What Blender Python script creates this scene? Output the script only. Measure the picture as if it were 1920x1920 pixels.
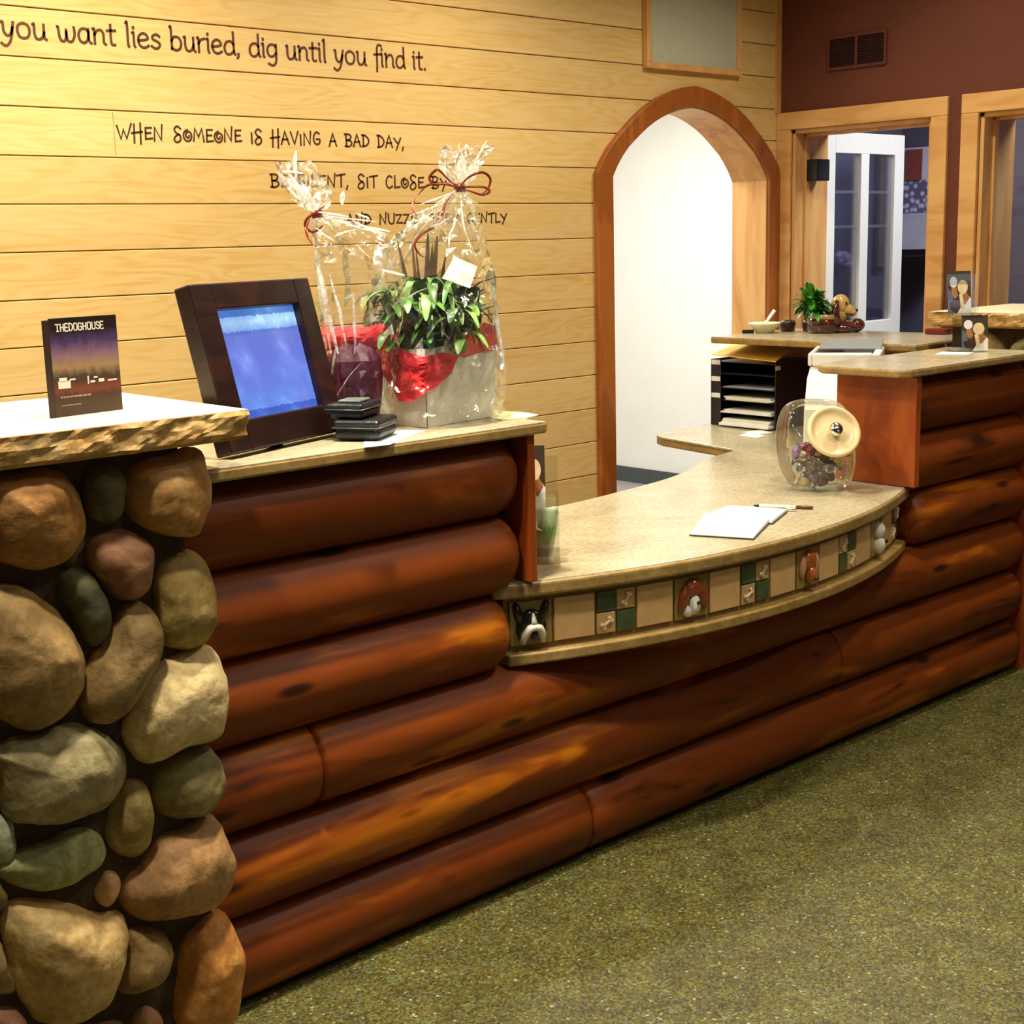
import bpy, bmesh, math, random
from mathutils import Vector, Matrix, noise as mn
PI = math.pi
sc = bpy.context.scene
for o in list(bpy.data.objects):
    bpy.data.objects.remove(o)
COL = sc.collection
random.seed(7)

# ------------------------------------------------------------------ camera, world, exposure, lights
cam_d = bpy.data.cameras.new('camera')
cam = bpy.data.objects.new('camera', cam_d)
COL.objects.link(cam)
sc.camera = cam
cam_d.sensor_width = 36
cam_d.lens = 2618.2 / 1920 * 36
cam_d.clip_start = 0.05
_r = Vector((0.73926213, -0.67293728, -0.02543462))
_u = Vector((0.14653245, 0.12388063, 0.98141828))
_f = Vector((0.65728209, 0.72925236, -0.19018741))
cam.matrix_world = Matrix(((_r.x, _u.x, -_f.x, 0), (_r.y, _u.y, -_f.y, 0), (_r.z, _u.z, -_f.z, 1.6), (0, 0, 0, 1)))

sc.view_settings.view_transform = 'Standard'
sc.view_settings.look = 'None'
sc.view_settings.gamma = 1
sc.view_settings.exposure = 0.0
sc.view_settings.use_curve_mapping = False
sc.cycles.max_bounces = 10
sc.cycles.transparent_max_bounces = 24
sc.cycles.glossy_bounces = 4
sc.cycles.sample_clamp_indirect = 4
sc.cycles.use_denoising = True

wd = bpy.data.worlds.new('world')
sc.world = wd
wd.use_nodes = True
wd.node_tree.nodes['Background'].inputs[0].default_value = (0.46, 0.40, 0.75, 1)
wd.node_tree.nodes['Background'].inputs[1].default_value = 0.06


def area(name, loc, size, power, color, rot=(0, 0, 0), sizey=None, spread=None):
    d = bpy.data.lights.new(name, 'AREA')
    d.energy = power
    d.color = color
    d.size = size
    if sizey:
        d.shape = 'RECTANGLE'
        d.size_y = sizey
    else:
        d.shape = 'DISK'
    if spread:
        d.spread = math.radians(spread)
    o = bpy.data.objects.new(name, d)
    COL.objects.link(o)
    o.location = loc
    o.rotation_euler = rot
    return o


WARM = (1.0, 0.90, 0.73)
# recessed cans in the ceiling of the reception room: x, y, watts, spread
CANS = [(0.7, 3.4, 52, 150), (2.0, 3.4, 34, 150), (3.4, 3.4, 20, 150), (4.7, 3.1, 15, 150),
        (0.85, 1.9, 17, 120), (1.7, 2.22, 36, 110), (3.0, 1.25, 14, 120), (4.3, 2.15, 13, 110), (1.9, 0.8, 4, 150), (4.0, 0.3, 9, 150)]  # the ones nearest the front are added fill for tiles and gift box
for cx, cy, w, sp in CANS:
    area('ceiling_can_light', (cx, cy, 2.965), 0.16, w, WARM, spread=sp)
area('hallway_light', (5.2, 5.3, 2.56), 0.9, 75, (1.0, 0.98, 0.92), sizey=1.2)
area('side_room_light', (6.25, 2.9, 2.7), 0.7, 48, (0.92, 0.94, 1.0), sizey=0.8)
area('front_fill_light', (2.5, -3.2, 1.7), 2.6, 8, (0.75, 0.82, 1.0), rot=(PI / 2, 0, 0), sizey=1.4)  # cool fill added from the unseen front of the room


# ------------------------------------------------------------------ material helpers
def srgb(r, g, b):
    f = lambda c: (c / 255 / 12.92) if c <= 10 else ((c / 255 + 0.055) / 1.055) ** 2.4
    return (f(r), f(g), f(b), 1)


class NT:
    def __init__(s, name):
        s.m = bpy.data.materials.new(name)
        s.m.use_nodes = True
        s.t = s.m.node_tree
        s.b = s.t.nodes['Principled BSDF']
        s.out = s.t.nodes['Material Output']

    def n(s, typ, **kw):
        nd = s.t.nodes.new(typ)
        for k, v in kw.items():
            if k[0] == '_':
                key = k[1:]
                key = int(key) if key.isdigit() else key.replace('__', ' ')
                nd.inputs[key].default_value = v
            else:
                setattr(nd, k, v)
        return nd

    def l(s, a, ao, b, bi):
        s.t.links.new(a.outputs[ao], b.inputs[bi])

    def coord(s, scale=(1, 1, 1), loc=(0, 0, 0), out='Object'):
        c = s.n('ShaderNodeTexCoord')
        m = s.n('ShaderNodeMapping')
        m.inputs['Scale'].default_value = scale
        m.inputs['Location'].default_value = loc
        s.l(c, out, m, 'Vector')
        return m

    def ramp(s, stops, fac=None, fo='Fac'):
        r = s.n('ShaderNodeValToRGB')
        e = r.color_ramp.elements
        while len(e) < len(stops):
            e.new(0.5)
        for i, (p, c) in enumerate(stops):
            e[i].position = p
            e[i].color = c if len(c) == 4 else (*c, 1)
        if fac:
            s.l(fac, fo, r, 0)
        return r

    def bump(s, h, ho, strength=0.3, dist=0.01):
        b = s.n('ShaderNodeBump')
        b.inputs['Strength'].default_value = strength
        b.inputs['Distance'].default_value = dist
        s.l(h, ho, b, 'Height')
        s.l(b, 0, s.b, 'Normal')
        return b


def plain(name, col, rough=0.5, metal=0.0, spec=0.5, var=0.12, vscale=20, bump=0.0, coat=0.0, bscale=None):
    """Principled with a little procedural tonal variation."""
    k = NT(name)
    c = k.coord()
    nz = k.n('ShaderNodeTexNoise')
    nz.inputs['Scale'].default_value = vscale
    nz.inputs['Detail'].default_value = 4
    k.l(c, 0, nz, 'Vector')
    lo = tuple(x * (1 - var) for x in col[:3]) + (1,)
    hi = tuple(min(1, x * (1 + var)) for x in col[:3]) + (1,)
    r = k.ramp([(0.3, lo), (0.7, hi)], nz)
    k.l(r, 0, k.b, 'Base Color')
    k.b.inputs['Roughness'].default_value = rough
    k.b.inputs['Metallic'].default_value = metal
    k.b.inputs['Specular IOR Level'].default_value = spec
    k.b.inputs['Coat Weight'].default_value = coat
    if bump:
        n2 = k.n('ShaderNodeTexNoise')
        n2.inputs['Scale'].default_value = bscale or vscale * 2
        n2.inputs['Detail'].default_value = 6
        k.l(c, 0, n2, 'Vector')
        k.bump(n2, 0, bump, 0.01)
    return k.m


PLANK = 0.1437
Z0 = 0.0237


def pine_wall():
    k = NT('pine_planks')
    b = k.b
    tc = k.n('ShaderNodeTexCoord')
    sep = k.n('ShaderNodeSeparateXYZ')
    k.l(tc, 'Object', sep, 0)
    comb = k.n('ShaderNodeCombineXYZ')
    k.l(sep, 0, comb, 0)
    za = k.n('ShaderNodeMath', operation='SUBTRACT', _1=Z0)
    k.l(sep, 2, za, 0)
    k.l(za, 0, comb, 1)
    br = k.n('ShaderNodeTexBrick')
    br.offset = 0.31
    br.squash = 1
    br.inputs['Scale'].default_value = 1
    br.inputs['Brick Width'].default_value = 60
    br.inputs['Row Height'].default_value = PLANK
    br.inputs['Mortar Size'].default_value = 0.0016
    br.inputs['Mortar Smooth'].default_value = 0.3
    br.inputs['Color1'].default_value = (0, 0, 0, 1)
    br.inputs['Color2'].default_value = (1, 1, 1, 1)
    br.inputs['Mortar'].default_value = (0.5, 0.5, 0.5, 1)
    k.l(comb, 0, br, 'Vector')
    # per-board offset of the grain
    rnd = k.n('ShaderNodeMath', operation='MULTIPLY', _1=23.0)
    k.l(br, 'Color', rnd, 0)
    c2 = k.n('ShaderNodeCombineXYZ')
    sx = k.n('ShaderNodeMath', operation='MULTIPLY', _1=1.0)
    k.l(sep, 0, sx, 0)
    k.l(sx, 0, c2, 0)
    k.l(rnd, 0, c2, 1)
    sz = k.n('ShaderNodeMath', operation='MULTIPLY', _1=6.5)
    k.l(sep, 2, sz, 0)
    k.l(sz, 0, c2, 2)
    n1 = k.n('ShaderNodeTexNoise')
    n1.inputs['Scale'].default_value = 1.5
    n1.inputs['Detail'].default_value = 2.2
    n1.inputs['Roughness'].default_value = 0.45
    k.l(c2, 0, n1, 'Vector')
    m1 = k.n('ShaderNodeMath', operation='MULTIPLY', _1=70.0)
    k.l(n1, 0, m1, 0)
    s1 = k.n('ShaderNodeMath', operation='SINE')
    k.l(m1, 0, s1, 0)
    # fine streaks
    c3 = k.n('ShaderNodeCombineXYZ')
    sz3 = k.n('ShaderNodeMath', operation='MULTIPLY', _1=60.0)
    sx3 = k.n('ShaderNodeMath', operation='MULTIPLY', _1=2.0)
    k.l(sep, 2, sz3, 0)
    k.l(sep, 0, sx3, 0)
    k.l(sx3, 0, c3, 0)
    k.l(rnd, 0, c3, 1)
    k.l(sz3, 0, c3, 2)
    n2 = k.n('ShaderNodeTexNoise')
    n2.inputs['Scale'].default_value = 2.0
    n2.inputs['Detail'].default_value = 3
    k.l(c3, 0, n2, 'Vector')
    g = k.ramp([(0.0, (0, 0, 0)), (1.0, (1, 1, 1))])
    a = k.n('ShaderNodeMath', operation='MULTIPLY_ADD', _1=0.10, _2=0.37)
    k.l(s1, 0, a, 0)
    b2 = k.n('ShaderNodeMath', operation='MULTIPLY_ADD', _1=0.5)
    k.l(n2, 0, b2, 0)
    k.l(a, 0, b2, 2)
    k.l(b2, 0, g, 0)
    # large blotches that modulate the figure
    n4 = k.n('ShaderNodeTexNoise')
    n4.inputs['Scale'].default_value = 0.9
    n4.inputs['Detail'].default_value = 3
    k.l(c2, 0, n4, 'Vector')
    add = k.n('ShaderNodeMath', operation='MULTIPLY_ADD', _1=0.55)
    k.l(n4, 0, add, 0)
    off = k.n('ShaderNodeMath', operation='SUBTRACT', _1=0.30)
    k.l(b2, 0, off, 0)
    k.l(off, 0, add, 2)
    col = k.ramp([(0.15, srgb(198, 150, 78)), (0.36, srgb(214, 174, 102)), (0.52, srgb(222, 188, 120)), (0.8, srgb(228, 198, 136))], add, 0)
    tint = k.n('ShaderNodeMix', data_type='RGBA', blend_type='MULTIPLY')
    tint.inputs[0].default_value = 1
    tr = k.ramp([(0, (0.93, 0.90, 0.86)), (1, (1.04, 1.03, 1.02))])
    k.l(br, 'Color', tr, 0)
    k.l(col, 0, tint, 6)
    k.l(tr, 0, tint, 7)
    mm = k.n('ShaderNodeMix', data_type='RGBA')
    k.l(br, 'Fac', mm, 0)
    k.l(tint, 2, mm, 6)
    mm.inputs[7].default_value = srgb(96, 52, 14)
    k.l(mm, 2, b, 'Base Color')
    b.inputs['Roughness'].default_value = 0.42
    b.inputs['Specular IOR Level'].default_value = 0.35
    k.bump(n2, 0, 0.05, 0.004)
    return k.m


def wood(name, dark, mid, light, axis=0, stretch=14, scale=2.0, rough=0.4, knots=0, coat=0.0, spec=0.5, contrast=1.0, fig=9.0):
    k = NT(name)
    sc3 = [stretch * 0.55] * 3
    sc3[axis] = 1
    c = k.coord(tuple(sc3))
    n1 = k.n('ShaderNodeTexNoise')
    n1.inputs['Scale'].default_value = scale
    n1.inputs['Detail'].default_value = 5
    n1.inputs['Distortion'].default_value = 0.6
    k.l(c, 0, n1, 'Vector')
    m1 = k.n('ShaderNodeMath', operation='MULTIPLY', _1=fig * 4)
    k.l(n1, 0, m1, 0)
    s1 = k.n('ShaderNodeMath', operation='SINE')
    k.l(m1, 0, s1, 0)
    a = k.n('ShaderNodeMath', operation='MULTIPLY_ADD', _1=0.10 * contrast)
    k.l(s1, 0, a, 0)
    k.l(n1, 0, a, 2)
    r = k.ramp([(0.30, dark), (0.5, mid), (0.72, light)], a, 0)
    src, so = r, 0
    if knots:
        c2 = k.coord((1.5, 2.6, 5.5), (0.35, 0.2, 0.1))
        v = k.n('ShaderNodeTexVoronoi')
        v.inputs['Scale'].default_value = knots
        k.l(c2, 0, v, 'Vector')
        kr = k.ramp([(0.0, (0.04, 0.03, 0.03)), (0.09, (0.12, 0.08, 0.06)), (0.17, (1, 1, 1))], v, 'Distance')
        mx = k.n('ShaderNodeMix', data_type='RGBA', blend_type='MULTIPLY')
        mx.inputs[0].default_value = 0.9
        k.l(r, 0, mx, 6)
        k.l(kr, 0, mx, 7)
        src, so = mx, 2
    k.l(src, so, k.b, 'Base Color')
    k.b.inputs['Roughness'].default_value = rough
    k.b.inputs['Coat Weight'].default_value = coat
    k.b.inputs['Coat Roughness'].default_value = 0.25
    k.b.inputs['Specular IOR Level'].default_value = spec
    k.bump(n1, 0, 0.12, 0.006)
    return k.m


def stone_mat(name, base, alt, rough=0.7, scale=9, bump=0.5):
    k = NT(name)
    c = k.coord()
    n1 = k.n('ShaderNodeTexNoise')
    n1.inputs['Scale'].default_value = scale
    n1.inputs['Detail'].default_value = 6
    n1.inputs['Roughness'].default_value = 0.65
    n1.inputs['Distortion'].default_value = 0.8
    k.l(c, 0, n1, 'Vector')
    dk = tuple(x * 0.72 for x in base[:3]) + (1,)
    r = k.ramp([(0.3, dk), (0.5, base), (0.68, alt)], n1)
    n2 = k.n('ShaderNodeTexNoise')
    n2.inputs['Scale'].default_value = 70
    n2.inputs['Detail'].default_value = 4
    k.l(c, 0, n2, 'Vector')
    r2 = k.ramp([(0.35, (0.78, 0.76, 0.74)), (0.6, (1.1, 1.1, 1.1))], n2)
    mx = k.n('ShaderNodeMix', data_type='RGBA', blend_type='MULTIPLY')
    mx.inputs[0].default_value = 0.8
    k.l(r, 0, mx, 6)
    k.l(r2, 0, mx, 7)
    k.l(mx, 2, k.b, 'Base Color')
    k.b.inputs['Roughness'].default_value = rough
    n3 = k.n('ShaderNodeTexNoise')
    n3.inputs['Scale'].default_value = 26
    n3.inputs['Detail'].default_value = 8
    k.l(c, 0, n3, 'Vector')
    k.bump(n3, 0, bump, 0.006)
    return k.m


def film_mat(name, gloss_lo, rough, tint=(1, 1, 1, 1), bscale=60, bstr=0.4, haze=0.0):
    """Clear plastic film / thin clear glass: transparent with a fresnel sheen and crinkle bump."""
    k = NT(name)
    k.t.nodes.remove(k.b)
    tr = k.n('ShaderNodeBsdfTransparent')
    tr.inputs[0].default_value = tint
    gl = k.n('ShaderNodeBsdfGlossy')
    gl.inputs['Color'].default_value = (1, 1, 1, 1)
    gl.inputs['Roughness'].default_value = rough
    c = k.coord()
    nz = k.n('ShaderNodeTexNoise')
    nz.inputs['Scale'].default_value = bscale
    nz.inputs['Detail'].default_value = 3
    k.l(c, 0, nz, 'Vector')
    bp = k.n('ShaderNodeBump')
    bp.inputs['Strength'].default_value = bstr
    bp.inputs['Distance'].default_value = 0.01
    k.l(nz, 0, bp, 'Height')
    k.l(bp, 0, gl, 'Normal')
    fr = k.n('ShaderNodeFresnel')
    fr.inputs['IOR'].default_value = 1.45
    ad = k.n('ShaderNodeMath', operation='MULTIPLY_ADD', use_clamp=True, _1=0.55, _2=gloss_lo)
    k.l(fr, 0, ad, 0)
    mx = k.n('ShaderNodeMixShader')
    k.l(ad, 0, mx, 0)
    if haze:
        tl = k.n('ShaderNodeBsdfTranslucent')
        df = k.n('ShaderNodeBsdfDiffuse')
        for q in (tl, df):
            q.inputs[0].default_value = (0.95, 0.95, 0.9, 1)
        m0 = k.n('ShaderNodeMixShader', _0=0.5)
        m1 = k.n('ShaderNodeMixShader', _0=haze)
        k.l(tl, 0, m0, 1)
        k.l(df, 0, m0, 2)
        k.l(tr, 0, m1, 1)
        k.l(m0, 0, m1, 2)
        tr = m1
    k.l(tr, 0, mx, 1)
    k.l(gl, 0, mx, 2)
    k.l(mx, 0, k.out, 0)
    return k.m


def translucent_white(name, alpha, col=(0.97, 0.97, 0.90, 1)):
    """white glints of folded film put into the colour: milky, shiny, half see-through"""
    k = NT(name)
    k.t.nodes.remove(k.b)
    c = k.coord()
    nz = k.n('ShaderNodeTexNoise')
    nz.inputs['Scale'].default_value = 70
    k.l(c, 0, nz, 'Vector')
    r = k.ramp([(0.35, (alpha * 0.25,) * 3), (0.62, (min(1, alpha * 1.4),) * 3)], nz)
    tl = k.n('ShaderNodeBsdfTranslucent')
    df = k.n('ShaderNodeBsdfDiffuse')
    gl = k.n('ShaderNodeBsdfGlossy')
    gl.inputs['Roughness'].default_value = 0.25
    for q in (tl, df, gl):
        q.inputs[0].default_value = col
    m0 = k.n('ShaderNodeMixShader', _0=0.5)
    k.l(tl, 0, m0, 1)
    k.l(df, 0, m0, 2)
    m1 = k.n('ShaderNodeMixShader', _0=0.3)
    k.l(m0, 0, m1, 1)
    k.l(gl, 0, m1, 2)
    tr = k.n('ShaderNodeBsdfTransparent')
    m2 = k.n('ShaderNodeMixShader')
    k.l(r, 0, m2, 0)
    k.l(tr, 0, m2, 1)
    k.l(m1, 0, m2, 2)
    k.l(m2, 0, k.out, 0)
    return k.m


def emit(name, col, strength):
    k = NT(name)
    k.b.inputs['Base Color'].default_value = (0.8, 0.8, 0.8, 1)
    k.b.inputs['Emission Color'].default_value = col
    k.b.inputs['Emission Strength'].default_value = strength
    return k.m


# ------------------------------------------------------------------ mesh helpers
ORG = {}


class MB:
    def __init__(s):
        s.v = []
        s.f = []
        s.sm = []

    def add(s, vs, fs, smooth=False, M=None):
        o = len(s.v)
        s.v += [tuple(M @ Vector(v)) if M is not None else tuple(v) for v in vs]
        s.f += [tuple(i + o for i in f) for f in fs]
        s.sm += [smooth] * len(fs)
        return s

    def box(s, x0, x1, y0, y1, z0, z1, M=None):
        vs = [(x, y, z) for x in (x0, x1) for y in (y0, y1) for z in (z0, z1)]
        fs = [(0, 1, 3, 2), (4, 6, 7, 5), (0, 4, 5, 1), (2, 3, 7, 6), (0, 2, 6, 4), (1, 5, 7, 3)]
        return s.add(vs, fs, False, M)

    def prism(s, poly, z0, z1, M=None):
        """poly in xy (counter-clockwise), extruded in z"""
        n = len(poly)
        vs = [(p[0], p[1], z0) for p in poly] + [(p[0], p[1], z1) for p in poly]
        fs = [tuple(range(n - 1, -1, -1)), tuple(range(n, 2 * n))]
        fs += [(i, (i + 1) % n, n + (i + 1) % n, n + i) for i in range(n)]
        return s.add(vs, fs, False, M)

    def tube(s, pts, r, n=8, M=None, cap=True, smooth=True):
        P = [Vector(p) for p in pts]
        rs = r if isinstance(r, (list, tuple)) else [r] * len(P)
        vs = []
        fs = []
        up = None
        for i, p in enumerate(P):
            t = (P[min(i + 1, len(P) - 1)] - P[max(i - 1, 0)]).normalized()
            if up is None:
                up = t.orthogonal().normalized()
            up = (up - t * up.dot(t))
            up = up.normalized() if up.length > 1e-6 else t.orthogonal().normalized()
            w = t.cross(up)
            for j in range(n):
                a = 2 * PI * j / n
                vs.append(p + (up * math.cos(a) + w * math.sin(a)) * rs[i])
        for i in range(len(P) - 1):
            for j in range(n):
                a, b = i * n + j, i * n + (j + 1) % n
                fs.append((a, b, b + n, a + n))
        if cap:
            fs.append(tuple(range(n - 1, -1, -1)))
            fs.append(tuple(range((len(P) - 1) * n, len(P) * n)))
        return s.add(vs, fs, smooth, M)

    def lathe(s, prof, n=24, M=None, smooth=True, cap=True):
        """prof: list of (r, z) around the z axis"""
        vs = []
        fs = []
        for r, z in prof:
            for j in range(n):
                a = 2 * PI * j / n
                vs.append((r * math.cos(a), r * math.sin(a), z))
        for i in range(len(prof) - 1):
            for j in range(n):
                a, b = i * n + j, i * n + (j + 1) % n
                fs.append((a, b, b + n, a + n))
        if cap:
            if prof[0][0] > 1e-5:
                fs.append(tuple(range(n - 1, -1, -1)))
            if prof[-1][0] > 1e-5:
                fs.append(tuple(range((len(prof) - 1) * n, len(prof) * n)))
        return s.add(vs, fs, smooth, M)

    def ell(s, c, r, n=16, m=10, M=None, rot=None):
        vs = []
        fs = []
        R = rot or Matrix.Identity(3)
        for i in range(m + 1):
            th = PI * i / m
            for j in range(n):
                a = 2 * PI * j / n
                p = Vector((r[0] * math.sin(th) * math.cos(a), r[1] * math.sin(th) * math.sin(a), r[2] * math.cos(th)))
                vs.append(Vector(c) + R @ p)
        for i in range(m):
            for j in range(n):
                a, b = i * n + j, i * n + (j + 1) % n
                fs.append((a, a + n, b + n, b))
        return s.add(vs, fs, True, M)

    def ribbon(s, pts, w, t, U, V, N, O):
        """flat stroke: pts in (u,v), width w, thickness t along N"""
        P = [Vector((p[0], p[1])) for p in pts]
        n = len(P)
        closed = (P[0] - P[-1]).length < 1e-6 and n > 3
        L = []
        R = []
        for i in range(n):
            if closed:
                a = P[i - 1] if i > 0 else P[n - 2]
                b = P[i + 1] if i < n - 1 else P[1]
            else:
                a, b = P[max(i - 1, 0)], P[min(i + 1, n - 1)]
            d1 = (P[i] - a)
            d2 = (b - P[i])
            if d1.length < 1e-9:
                d1 = d2
            if d2.length < 1e-9:
                d2 = d1
            d1.normalize()
            d2.normalize()
            t_ = d1 + d2
            if t_.length < 0.3:
                t_ = d2
            t_.normalize()
            nn = Vector((-t_.y, t_.x))
            k = 1 / max(0.55, abs(nn.dot(Vector((-d1.y, d1.x)))))
            e = Vector((0, 0))
            if not closed and i == 0:
                e = -d2 * w * 0.4
            if not closed and i == n - 1:
                e = d1 * w * 0.4
            L.append(P[i] + nn * w / 2 * k + e)
            R.append(P[i] - nn * w / 2 * k + e)
        vs = []
        for q in L + R:
            vs.append(O + U * q.x + V * q.y + N * t)
        for q in L + R:
            vs.append(O + U * q.x + V * q.y)
        fs = []
        for i in range(n - 1):
            a, b, c, d = i, i + 1, n + i + 1, n + i
            fs.append((a, b, c, d))
            fs.append((a, a + 2 * n, b + 2 * n, b))
            fs.append((d, c, c + 2 * n, d + 2 * n))
        if not closed:
            fs.append((0, n, 3 * n, 2 * n))
            fs.append((n - 1, 3 * n - 1, 4 * n - 1, 2 * n - 1))
        return s.add(vs, fs)

    def build(s, name, mat, parent=None, origin=None, bevel=0, seg=2, keep=False, solid=0):
        """world-space vertices -> one mesh object; a part takes its thing's origin"""
        me = bpy.data.meshes.new(name)
        if parent is not None:
            org = ORG[parent.name]
        else:
            org = Vector(origin or (0, 0, 0))
        me.from_pydata([tuple(Vector(v) - org) for v in s.v], [], s.f)
        me.update()
        bm = bmesh.new()
        bm.from_mesh(me)
        if not keep:
            bmesh.ops.recalc_face_normals(bm, faces=bm.faces)
        bm.to_mesh(me)
        bm.free()
        for p, sm in zip(me.polygons, s.sm):
            p.use_smooth = sm
        me.materials.append(mat)
        o = bpy.data.objects.new(name, me)
        COL.objects.link(o)
        if parent is not None:
            o.parent = parent
        else:
            o.location = org
        ORG[o.name] = org
        if bevel:
            b = o.modifiers.new('bevel', 'BEVEL')
            b.width = bevel
            b.segments = seg
            b.limit_method = 'ANGLE'
            b.angle_limit = math.radians(40)
            b.harden_normals = False
        if solid:
            b = o.modifiers.new('solid', 'SOLIDIFY')
            b.thickness = solid
            b.offset = 0
        return o


def tag(o, label=None, cat=None, group=None, kind=None):
    if label:
        o['label'] = label
    if cat:
        o['category'] = cat
    if group:
        o['group'] = group
    if kind:
        o['kind'] = kind
    return o


def thing(name, loc, label, cat, group=None):
    o = bpy.data.objects.new(name, None)
    o.empty_display_size = 0.05
    COL.objects.link(o)
    o.location = loc
    ORG[o.name] = Vector(loc)
    return tag(o, label, cat, group)


def copy_tree(o, parent=None):
    c = o.copy()
    COL.objects.link(c)
    if parent is not None:
        c.parent = parent
    ORG[c.name] = ORG[o.name]
    for ch in list(o.children):
        copy_tree(ch, c)
    return c


def frame(O, ux, uy=None, uz=(0, 0, 1)):
    """Matrix with local x = ux, local z = uz"""
    ux = Vector(ux).normalized()
    uz = Vector(uz).normalized()
    uy = uz.cross(ux).normalized()
    ux = uy.cross(uz).normalized()
    return Matrix(((ux.x, uy.x, uz.x, O[0]), (ux.y, uy.y, uz.y, O[1]), (ux.z, uy.z, uz.z, O[2]), (0, 0, 0, 1)))


def struct(name, mb, mat, **kw):
    o = mb.build(name, mat, **kw)
    if kw.get('parent') is None:
        o['kind'] = 'structure'
    return o


def bez(pts, n=6):
    """Catmull-Rom through points (any dimension)"""
    P = [Vector(p) for p in pts]
    out = []
    for i in range(len(P) - 1):
        p0 = P[max(i - 1, 0)]
        p1 = P[i]
        p2 = P[i + 1]
        p3 = P[min(i + 2, len(P) - 1)]
        for j in range(n):
            t = j / n
            out.append(0.5 * ((2 * p1) + (p2 - p0) * t + (2 * p0 - 5 * p1 + 4 * p2 - p3) * t * t + (3 * p1 - p0 - 3 * p2 + p3) * t ** 3))
    out.append(P[-1])
    return out

# ------------------------------------------------------------------ materials
M_pine = pine_wall()
M_trim = wood('pale_pine_trim', srgb(196, 140, 76), srgb(216, 164, 98), srgb(226, 180, 114), axis=2, stretch=10, rough=0.42, contrast=0.35)
M_trimy = wood('pale_pine_trim_y', srgb(196, 140, 76), srgb(216, 164, 98), srgb(226, 180, 114), axis=1, stretch=10, rough=0.42, contrast=0.35)
M_arch = wood('stained_arch_trim', srgb(132, 70, 22), srgb(160, 90, 32), srgb(178, 106, 44), axis=2, stretch=8, rough=0.4, contrast=0.5)
M_log = wood('stained_log', srgb(48, 16, 4), srgb(124, 56, 5), srgb(176, 98, 10), axis=0, stretch=10, scale=1.6, rough=0.5, knots=2.0, spec=0.28, contrast=0.7, fig=5)
M_panel = wood('stained_panel', srgb(140, 58, 14), srgb(164, 74, 22), srgb(178, 88, 28), axis=2, stretch=9, rough=0.4, contrast=0.4)
M_frame = wood('dark_walnut', srgb(18, 7, 6), srgb(32, 13, 9), srgb(44, 19, 12), axis=0, stretch=10, rough=0.35)
M_dkchair = wood('dark_chair_wood', srgb(50, 20, 10), srgb(78, 34, 18), srgb(100, 50, 26), axis=2, stretch=8, rough=0.4)
M_brown = plain('brown_paint', srgb(100, 50, 32), 0.8, var=0.12, vscale=3, bump=0.15, bscale=160)
M_paint_dark = plain('slate_paint', srgb(82, 82, 104), 0.8, var=0.08, vscale=4)
M_white = plain('white_paint', srgb(240, 240, 234), 0.6, var=0.02, vscale=4)
M_cream = plain('cream_paint', srgb(176, 160, 128), 0.7, var=0.03, vscale=4)
M_ceil = plain('ceiling_paint', srgb(170, 158, 136), 0.8, var=0.02, vscale=4)
M_basebd = plain('grey_baseboard', srgb(70, 80, 78), 0.5, var=0.1)
M_hallfloor = plain('hall_floor_vinyl', srgb(168, 160, 160), 0.4, var=0.1, vscale=60)
M_lam = stone_mat('tan_laminate', srgb(174, 163, 132), srgb(184, 175, 146), rough=0.24, scale=3, bump=0.01)
M_lamedge = stone_mat('tan_laminate_edge', srgb(158, 128, 72), srgb(174, 146, 90), rough=0.35, scale=10, bump=0.02)
M_slabtop = stone_mat('cut_limestone', srgb(222, 214, 180), srgb(236, 230, 200), rough=0.5, scale=3, bump=0.05)
M_slabedge = stone_mat('chiseled_limestone', srgb(186, 146, 80), srgb(222, 190, 130), rough=0.7, scale=10, bump=0.8)
M_mortar = plain('dark_mortar', srgb(72, 54, 32), 0.95, var=0.3, vscale=30, bump=0.6)
M_black = plain('black_plastic', srgb(18, 18, 20), 0.35, var=0.1)
M_blackmesh = plain('black_mesh_metal', srgb(22, 22, 26), 0.45, var=0.2)
M_letter = plain('brown_lettering', srgb(84, 42, 14), 0.6, var=0.1)
M_letter2 = plain('dark_brown_lettering', srgb(70, 34, 12), 0.6, var=0.1)
M_grille = plain('woven_speaker_cloth', srgb(186, 188, 164), 0.9, var=0.12, vscale=220, bump=0.3)
M_paper = plain('white_paper', srgb(240, 242, 232), 0.6, var=0.02)
M_glass = film_mat('clear_glass', 0.06, 0.05, (0.93, 0.96, 0.91, 1), 9, 0.25, haze=0.03)
M_pane = film_mat('window_glass', 0.02, 0.02, (0.85, 0.87, 0.92, 1), 2, 0.01)


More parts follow.
